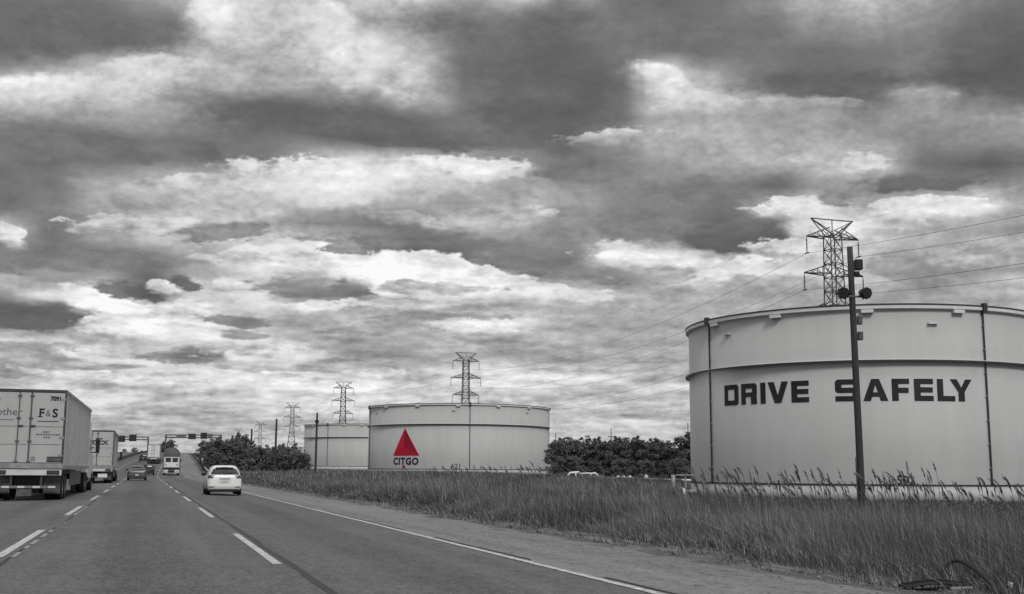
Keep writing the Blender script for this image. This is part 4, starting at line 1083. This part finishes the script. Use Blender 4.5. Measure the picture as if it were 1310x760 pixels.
# ------------------------------------------------------------------ vegetation
def leaf_cloud(centers, radii, n, size, flat=.8):
    """quads spread through clumps"""
    k = len(centers); w = np.array(radii) ** 2; w = w ** .8; idx = RNG.choice(k, n, p=w / w.sum())
    u = RNG.normal(size=(n, 3)); u /= np.linalg.norm(u, axis=1)[:, None]
    r = RNG.random(n) ** .6 * 1.15
    st_ = RNG.uniform(.55, 1.6, (k, 3)) * np.array([1, 1, flat])      # every spray has its own stretch
    P = np.array(centers)[idx] + u * (np.array(radii)[idx] * r)[:, None] * st_[idx]
    nn = u + RNG.normal(size=(n, 3)) * .8; nn[:, 2] += .35; nn /= np.linalg.norm(nn, axis=1)[:, None]
    a = np.cross(nn, RNG.normal(size=(n, 3))); a /= np.linalg.norm(a, axis=1)[:, None]; b_ = np.cross(nn, a)
    sz = size * RNG.uniform(.55, 1.35, n)
    V = np.stack([P - a * sz[:, None] * .5, P + b_ * sz[:, None] * .32, P + a * sz[:, None] * .5, P - b_ * sz[:, None] * .32], 1).reshape(-1, 3)
    return V, np.arange(4 * n).reshape(-1, 4), np.clip(np.repeat(RNG.random(n) * .8 + (idx % 5) * .05, 4), 0, 1)
def make_tree(h, w, n, size, label, m, bare=0.0):
    e = thing('tree', label, 'tree')
    cs = []; rs = []; limbs = MB()
    limbs.tube([(0, 0, -.3), (RNG.normal() * .1, RNG.normal() * .1, h * .25), (RNG.normal() * .2, RNG.normal() * .2, h * .55), (RNG.normal() * .3, RNG.normal() * .3, h * .86)], [h * .026, h * .02, h * .013, h * .004], 8)
    nc = int(RNG.integers(46, 58))
    for i in range(nc):
        z = h * RNG.uniform(.08, .93); a = RNG.uniform(0, 2 * PI); k = math.sin(PI * np.clip((z / h - .02) / 1.0, .06, .97)) ** .6
        d = w / 2 * k * RNG.uniform(.25, .95); r = w * RNG.uniform(.06, .17) * (.75 + .4 * (1 - z / h))
        z = min(z, h - r * .7)
        c = (d * math.cos(a), d * math.sin(a), z); cs.append(c); rs.append(r)
        limbs.tube([(0, 0, max(.2, z - d * .8 - .4)), (c[0] * .5, c[1] * .5, z - d * .3), c], [h * .011, h * .007, h * .003], 5)
    for i in range(26):
        a = RNG.uniform(0, 2 * PI); z = h * RNG.uniform(.35, 1.04); k = math.sin(PI * np.clip(z / h, .06, .93)) ** .55
        d = w / 2 * k * RNG.uniform(.85, 1.15) * (.4 if z > .93 * h else 1); c = (d * math.cos(a), d * math.sin(a), z); cs.append(c); rs.append(w * RNG.uniform(.035, .07))
        limbs.tube([(c[0] * .4, c[1] * .4, z - d * .35), c], [h * .004, h * .0015], 4)
    for i in range(int(bare)):
        a = RNG.uniform(0, 2 * PI); d = w * RNG.uniform(.1, .45); z = h * RNG.uniform(.9, 1.06)
        limbs.tube([(0, 0, h * .5), (d * .5 * math.cos(a), d * .5 * math.sin(a), h * .75), (d * math.cos(a), d * math.sin(a), z)], [h * .008, h * .005, h * .002], 4)
    limbs.build('trunk', M_BARK, e)
    V, Fc, tn = leaf_cloud(cs, rs, n, size); np_mesh('crown', V, Fc, m, e, tn)
    return e
tl = 'dark leafy tree in the thicket between the right lane and the tanks'
tr = 'dark leafy tree in the wood behind the white pipeline'
TV = [make_tree(7.0, 5.8, 11000, .28, tl, M_LEAF, 3), make_tree(6.6, 6.4, 11000, .28, tl, M_LEAF2, 2), make_tree(7.5, 5.0, 8500, .28, tl, M_LEAF, 5), make_tree(6.0, 5.2, 5000, .26, tl, M_LEAF2, 9)]
used = set()
def tree(kind, px, Y, top_py, label, group, wk=1.0, min_t=None):
    p = at_depth(px, Y); zg = gz_xy(p); d = ray(px, top_py); h = EYE + d[2] * Y / d[1] - zg
    src = TV[kind]
    if kind in used: o = copy_tree(src)
    else: o = src; used.add(kind)
    base_h = (7.0, 6.6, 7.5, 6.0)[kind]; k = h / base_h / 1.0
    o.location = (p[0], p[1], zg - .05); o.rotation_euler = (0, 0, RNG.uniform(0, 2 * PI)); kw = k * wk
    o.scale = (kw, kw, k); tag(o, label, 'tree', group); return o
gl = 'trees of the roadside thicket'; grp = 'trees of the wood behind the pipeline'
for kind, px, Y, ty in [(0, 259, 262, 571), (1, 268, 245, 562), (0, 279, 236, 561), (2, 288, 250, 564), (1, 297, 232, 561), (0, 306, 240, 556), (2, 314, 228, 558.5), (1, 323, 226, 571), (0, 333, 222, 572),
                        (3, 342, 230, 571), (1, 350, 218, 576), (0, 359, 216, 569.5), (1, 370, 214, 574), (3, 375, 222, 569), (1, 381, 212, 577), (0, 263, 215, 585), (1, 290, 212, 583), (1, 318, 210, 586), (0, 345, 208, 588)]:
    tree(kind, px, Y, ty, tl, gl, RNG.uniform(.9, 1.2))
for kind, px, Y, ty in [(0, 717, 236, 563), (1, 724, 228, 560.5), (3, 729, 232, 562), (3, 741, 226, 562), (2, 752, 234, 560), (0, 764, 226, 561.5), (1, 778, 238, 564), (0, 790, 228, 561), (1, 803, 234, 561), (0, 816, 226, 560.5),
                        (1, 829, 236, 562), (0, 843, 228, 563), (2, 856, 236, 566), (1, 867, 226, 570), (0, 877, 222, 557), (2, 884, 232, 556), (1, 735, 215, 585), (0, 762, 212, 588), (1, 795, 213, 586), (1, 825, 212, 588), (0, 850, 212, 590), (1, 722, 214, 583), (0, 780, 245, 567), (1, 870, 216, 585)]:
    tree(kind, px, Y, ty, tr, grp, RNG.uniform(.95, 1.3))
for px, Y, ty in [(158, 640, 574), (171, 660, 572.5), (180, 640, 576)]:
    o = tree(1, px, Y, ty, 'small dark round tree on the rise left of the road', 'distant trees left of the road', 1.2)
for px, Y, ty in [(208, 700, 565), (217, 690, 563)]:
    o = tree(0, px, Y, ty, 'distant dark tree on the skyline above the distant white trailer', 'distant trees above the far lanes', 1.1)
# ground of those on the rise
# antenna masts above the wood
for px, Y, ty, lab in [(782, 330, 548, 'thin mast rising above the middle of the wood'), (711, 330, 554, 'short thin mast above the left end of the wood'), (881, 300, 541, 'slender mast beside the left edge of the lettered tank')]:
    p = at_depth(px, Y); zg = gz_xy(p); d = ray(px, ty); h = EYE + d[2] * Y / d[1] - zg
    e = thing('antenna_mast', lab, 'mast', (p[0], p[1], zg)); MB().tube([(0, 0, 0), (0, 0, h)], [.22, .10], 8).build('mast_tube', M_STEEL, e)
    MB().bar((-.9, 0, h * .82), (.9, 0, h * .82), .14).build('crossbar', M_STEEL, e)

# reeds -------------------------------------------------------------
def blades(S, T, hgt, wid, lean, tone, zoff=0.0, nseg=2, dirbias=(-.35, 0.0)):
    """bent grass blades standing at road coordinates (S, T); arrays"""
    n = len(S); X = DR[None] * S[:, None] + NR_[None] * (off(S) + T)[:, None]; Z = ground_z(S, T) + zoff
    az = RNG.uniform(0, 2 * PI, n); lx = (np.cos(az) + dirbias[0] * 2.2) * lean; ly = (np.sin(az) + dirbias[1]) * lean
    fa = RNG.uniform(-.9, .9, n); wx = np.cos(fa) * wid / 2; wy = np.sin(fa) * wid / 2
    lv = np.linspace(0, 1, nseg + 1); rows = []
    for u in lv:
        c = np.stack([X[:, 0] + lx * hgt * u ** 1.8, X[:, 1] + ly * hgt * u ** 1.8, Z + hgt * u * (1 - .12 * lean * u)], -1)
        w = (1 - u * .85) if u < 1 else .05
        o = np.stack([wx * w, wy * w, np.zeros(n)], -1); rows += [c - o, c + o]
    V = np.stack(rows, 1).reshape(-1, 3); k = 2 * (nseg + 1)
    Fc = np.concatenate([np.arange(n)[:, None] * k + np.array([[2 * i, 2 * i + 1, 2 * i + 3, 2 * i + 2]]) for i in range(nseg)])
    return V, Fc, np.repeat(tone, k)
def cull(S, T, Ymin=3.0):
    X = DR[None] * S[:, None] + NR_[None] * (off(S) + T)[:, None]
    az = np.arctan2(X[:, 0], X[:, 1]); return (X[:, 1] > Ymin) & (az > -.47) & (az < .62), X
def vnoise(x, y, f, seed):
    """smooth value noise"""
    r = np.random.default_rng(seed).random((64, 64)); x = x * f; y = y * f
    i = np.floor(x).astype(int); j = np.floor(y).astype(int); a = smst(x - i); b_ = smst(y - j)
    g_ = lambda p, q: r[p % 64, q % 64]
    return (g_(i, j) * (1 - a) + g_(i + 1, j) * a) * (1 - b_) + (g_(i, j + 1) * (1 - a) + g_(i + 1, j + 1) * a) * b_
def ztop(s, t):
    near = np.interp(t, [10, 12, 18, 28], [.25, .42, .34, .17]); farz = np.interp(s, [44, 62, 85, 120, 180, 230], [.15, -.06, .22, .46, .85, 1.1])
    w = smst((t - 14) / 12); a = near * (1 - w) + farz * w
    b_ = np.maximum(near, np.interp(s, [60, 120, 200], [-9, .44, 1.0]))
    return np.maximum(a, np.where(s > 60, b_, -9))
def tmax(s): return np.interp(s, [0, 30, 60, 75, 100, 160, 230], [30, 30, 31, 44, 62, 80, 60])
def edge_t(s): return 10.15 + 1.5 * vnoise(s, s * 0 + 3, .35, 5) + .25 * np.sin(s * 1.9)
def reeds():
    Vs = []; Fs = []; Ts = []; o = 0
    def push(V, Fc, tn):
        nonlocal o
        Vs.append(V); Fs.append(Fc + o); Ts.append(tn); o += len(V)
    for s0, s1, dens, wid in ((6, 16, 330, .012), (16, 28, 230, .016), (28, 45, 120, .024), (45, 75, 55, .040), (75, 120, 22, .07), (120, 240, 7, .14)):
        area = (s1 - s0) * 54; n = int(area * dens); S = RNG.uniform(s0, s1, n); T = 9.6 + 54 * RNG.random(n) ** (1.25)
        k, X = cull(S, T); k &= (T > edge_t(S)) & (T < tmax(S)) & ~((X[:, 0] > .150 * X[:, 1]) & (T > 29)) & (((S - 12.9) / 1.9) ** 2 + ((T - 10.0) / 1.25) ** 2 > 1)
        S, T, X = S[k], T[k], X[k]
        zt_ = ztop(S, T); h = zt_ - ground_z(S, T)
        clump = vnoise(S, T, .55, 11) * .6 + vnoise(S, T, 1.7, 12) * .4
        ramp_ = smst((T - edge_t(S)) / 2.0)
        h = np.clip(h, .3, 2.6) * (.30 + .70 * ramp_) * (.72 + .38 * clump) * RNG.uniform(.62, 1.06, len(S))
        big = vnoise(S, T * 1.6, .16, 31) - .5; sml = vnoise(S, T * 1.4, 1.1, 32) - .5
        h = h * (1 + .38 * sml + .22 * big) * (1 + .16 * smst((T - 18) / 8))
        pale = RNG.random(len(S)) < .09
        tone = np.clip(.08 + .62 * RNG.random(len(S)) ** 2.0 + .55 * big + .36 * sml + .25 * (clump - .5), 0, .9); tone[pale] = RNG.uniform(.8, 1, pale.sum())
        h[pale] *= RNG.uniform(1.0, 1.28, pale.sum())
        lean = np.where(RNG.random(len(S)) < .16, RNG.uniform(.5, 1.1, len(S)), RNG.uniform(.03, .34, len(S)))
        wd = wid * RNG.uniform(.5, 1.3, len(S)) * np.where(pale, .7, 1)
        push(*blades(S, T, h, wd, lean, tone))
    o_ = np_mesh('reeds', np.concatenate(Vs), np.concatenate(Fs), M_REED, None, np.concatenate(Ts)); tag(o_, 'dense field of tall dry reeds between the road and the tanks', None, None, 'stuff')
    print('reed verts', o)
reeds()
def low_grass():
    Vs = []; Fs = []; Ts = []; o = 0
    for s0, s1, dens, wid in ((6, 18, 170, .012), (18, 40, 70, .02), (40, 90, 18, .04), (90, 240, 5, .09)):
        n = int((s1 - s0) * 3.6 * dens); S = RNG.uniform(s0, s1, n); T = 8.9 + 3.6 * RNG.random(n)
        k, X = cull(S, T); c = vnoise(S, T, .9, 21) * .6 + vnoise(S, T, 2.7, 22) * .4; k &= c + (T - 9.3) * .26 > .52
        S, T, c = S[k], T[k], c[k]
        h = RNG.uniform(.05, .20, len(S)) * (.6 + c) * np.clip(.5 + (T - 9.3) * .6, .5, 1.6)
        V, Fc, tn = blades(S, T, h, wid * RNG.uniform(.6, 1.4, len(S)), RNG.uniform(.3, 1.0, len(S)), np.clip(RNG.random(len(S)) ** 1.5, 0, 1))
        Vs.append(V); Fs.append(Fc + o); Ts.append(tn); o += len(V)
    # mown grass between the reeds and the near tank
    n = 60000; S = RNG.uniform(25, 110, n); T = RNG.uniform(26, 60, n); k, X = cull(S, T); k &= T > tmax(S) - 3
    k &= np.hypot(X[:, 0] - C1[0], X[:, 1] - C1[1]) > R1 + .3
    S, T = S[k], T[k]
    V, Fc, tn = blades(S, T, RNG.uniform(.08, .28, len(S)), RNG.uniform(.05, .12, len(S)), RNG.uniform(.2, .7, len(S)), RNG.random(len(S)) ** 1.6, 0, 1)
    Vs.append(V); Fs.append(Fc + o); Ts.append(tn)
    o += len(V)
    n = 26000; S = RNG.uniform(150, 460, n); T = 10.7 + 22 * RNG.random(n) ** 1.3
    V, Fc, tn = blades(S, T, RNG.uniform(.25, .8, n), RNG.uniform(.12, .3, n), RNG.uniform(.2, .7, n), RNG.random(n) ** 1.6, 0, 1)
    Vs.append(V); Fs.append(Fc + o); Ts.append(tn)
    o_ = np_mesh('verge_grass', np.concatenate([v for v in Vs]), np.concatenate([f for f in Fs if f.shape[1] == 4]), M_GRASS, None, np.concatenate(Ts)); tag(o_, 'short tufted grass along the gravel verge', None, None, 'stuff')
low_grass()
def plumes():
    b = MB(); hd = MB(); tb = []; th_ = []
    st_list = []
    for i in range(52): st_list.append((886 + 192 * (i + RNG.random()) / 52, RNG.uniform(33, 50), RNG.uniform(598, 622)))
    for i in range(80): st_list.append((884 + 428 * (i + RNG.random()) / 80, RNG.uniform(36, 50), RNG.uniform(615, 638)))
    for i in range(24): st_list.append((1106 + 72 * (i + RNG.random()) / 24, RNG.uniform(32, 48), RNG.uniform(597, 622)))
    for i in range(20): st_list.append((1178 + 136 * (i + RNG.random()) / 20, RNG.uniform(30, 46), RNG.uniform(608, 636)))
    for i in range(60): st_list.append((RNG.uniform(545, 706), RNG.uniform(95, 130), RNG.uniform(595, 606)))
    st_list += [(1157, 38, 590), (1182, 40, 599), (1196, 42, 592), (1190, 42, 602), (680, 110, 590.5), (702, 105, 591), (968, 40, 596.5), (1020, 42, 594), (952, 41, 597), (890, 44, 596)]
    for px, Y, ty in st_list:
        p = at_depth(px + 6, Y); zg = gz_xy(p); d = ray(px, ty); zt_ = EYE + d[2] * Y / d[1]; h = zt_ - zg
        if h < .5: continue
        lx = -RNG.uniform(.08, .46) * (Y / 42) ** .35; ly = RNG.uniform(-.1, .1); q = Vector((p[0], p[1], zg))
        pts = [q, q + Vector((lx * .10, ly * .2, h * .4)), q + Vector((lx * .36, ly * .5, h * .76)), q + Vector((lx * .66, ly, h * .91)), q + Vector((lx * .98, ly, h))]
        k = (Y / 42) ** .45
        b.tube(pts, [.010 * k, .009 * k, .008 * k, .006 * k, .003 * k], 4)
        a0 = pts[2].lerp(pts[3], RNG.uniform(.2, .8)); L_ = [a0, pts[3], pts[3].lerp(pts[4], .6), pts[4] + Vector((lx * .10, 0, 0))]
        w = RNG.uniform(.014, .034) * k
        hd.tube(L_, [.01 * k, w, w * .75, .008 * k], 5)
        for _ in range(9):
            u = RNG.random(); c = L_[0].lerp(L_[3], u); v_ = Vector((lx * .3 + RNG.normal() * .02 * k, RNG.normal() * .03, RNG.uniform(.04, .12) * k))
            hd.tube([c, c + v_], [.012 * k, .003], 3, False)
    o = b.build('reed_stems', M_REED, None); tag(o, 'thin stems of the tall plumed reeds', None, None, 'stuff')
    a = o.data.attributes.new('tone', 'FLOAT', 'POINT'); a.data.foreach_set('value', np.full(len(o.data.vertices), .25, np.float32))
    o = hd.build('reed_plumes', M_PLUME, None); tag(o, 'dark wind bent seed plumes above the reeds before the tanks', None, None, 'stuff')
    a = o.data.attributes.new('tone', 'FLOAT', 'POINT'); a.data.foreach_set('value', np.repeat(np.random.default_rng(3).random(len(o.data.vertices) // 20 + 1), 20)[:len(o.data.vertices)].astype(np.float32))
plumes()

# ------------------------------------------------------------------ roadside debris, bottom right
def debris():
    def G(px, py, z=None):
        d = ray(px, py); k = 14.0
        for _ in range(25):
            p = d[:2] * k / F_PX; zz = gz_xy(p) if z is None else z
            k = (zz - EYE) / d[2] * F_PX
        return Vector((p[0], p[1], zz))
    # bent black drain hose
    a = G(1205, 738); c = G(1278, 759)
    ctrl = [a, a + Vector((.10, .05, .16)), a.lerp(c, .40) + Vector((0, .15, .30)), a.lerp(c, .62) + Vector((0, .1, .26)), a.lerp(c, .85) + Vector((0, 0, .12)), c, c + Vector((.1, -.12, -.02))]
    pts = []
    for i in range(len(ctrl) - 1):
        for u in np.linspace(0, 1, 14, endpoint=False):
            p0, p1, p2, p3 = ctrl[max(i - 1, 0)], ctrl[i], ctrl[i + 1], ctrl[min(i + 2, len(ctrl) - 1)]
            pts.append(.5 * ((2 * p1) + (p2 - p0) * u + (2 * p0 - 5 * p1 + 4 * p2 - p3) * u * u + (3 * p1 - p0 - 3 * p2 + p3) * u ** 3))
    rs = [.027 + .004 * (i % 2) for i in range(len(pts))]
    o = MB().tube(pts, rs, 10).build('drain_hose', M_RUBBER, None); tag(o, 'black ribbed hose arching out of the reeds in the bottom right corner', 'hose')
    # torn tyre tread lying on the verge
    q = G(1196, 753); b = MB(); n = 26
    for i in range(n + 1):
        u = i / n; x = (u - .5) * 1.05; w = .17 * (.55 + .45 * math.sin(PI * min(1, u * 1.15 + .02))) * (1 + .06 * math.sin(i * 2.1))
        zz = .05 + .07 * math.sin(PI * u) + .004 * math.sin(i * 1.3)
        for v_, dz in ((-1, 0), (-.5, .035), (.5, .04), (1, -.01)): b.v.append((x + .03 * v_, w * v_ + .06 * math.sin(u * 3), zz + dz))
    for i in range(n):
        for j in range(3): b.f.append((i * 4 + j, i * 4 + j + 1, (i + 1) * 4 + j + 1, (i + 1) * 4 + j))
    e = thing('tyre_tread', 'torn black tyre tread lying on the verge beside the hose', 'tyre scrap', q, .25)
    e.scale = (.95, 1.15, .62); t_ = b.build('tread_strip', M_RUBBER, e, True); md = t_.modifiers.new('solid', 'SOLIDIFY'); md.thickness = .025
    r_ = MB()
    for i in range(2, n - 1, 2):
        c = b.v[i * 4 + 1]; r_.box((c[0], c[1] + .04, c[2] + .02), (.025, .12, .02))
    r_.build('tread_block', M_BLACK, e)
    q = G(1228, 757); e = thing('wood_splinter', 'pale thin board lying against the torn tyre tread', 'board', q + Vector((0, -.06, .02)), .42)
    MB().box((0, 0, .03), (.36, .035, .03)).build('board', M_SILL, e, bevel=.006)
    q = G(1293, 754); e = thing('litter_cup', 'tiny white crushed cup in the grass at the right frame edge', 'litter', q)
    MB().lathe([(.005, .0), (.028, .0), (.038, .09), (.034, .09), (.025, .01)], 14).build('cup', M_WHITE, e, True)
debris()
# dirt scattered over the shoulder edge and stones
def stones():
    n = 1500; S = 7 + 40 * RNG.random(n) ** 1.6; T = 9.0 + RNG.normal(size=n) * .42 + .25; k, X = cull(S, T); S, T, X = S[k], T[k], X[k]
    Z = np.where(T < 9.25, road_z(S, T), ground_z(S, T)) + .004; r = RNG.uniform(.008, .03, len(S))
    base = np.array([(1, 0, 0), (0, 1, 0), (-1, 0, 0), (0, -1, 0), (0, 0, .8), (0, 0, -.4)]); fc = np.array([(0, 1, 4), (1, 2, 4), (2, 3, 4), (3, 0, 4), (1, 0, 5), (2, 1, 5), (3, 2, 5), (0, 3, 5)])
    V = (np.concatenate([X, Z[:, None]], 1)[:, None, :] + base[None] * r[:, None, None] * RNG.uniform(.6, 1.3, (len(S), 6, 1))).reshape(-1, 3)
    Fc = (np.arange(len(S))[:, None, None] * 6 + fc[None]).reshape(-1, 3)
    o = np_mesh('gravel', V, Fc, M_CONC); tag(o, 'loose gravel scattered along the shoulder edge', None, None, 'stuff')
stones()
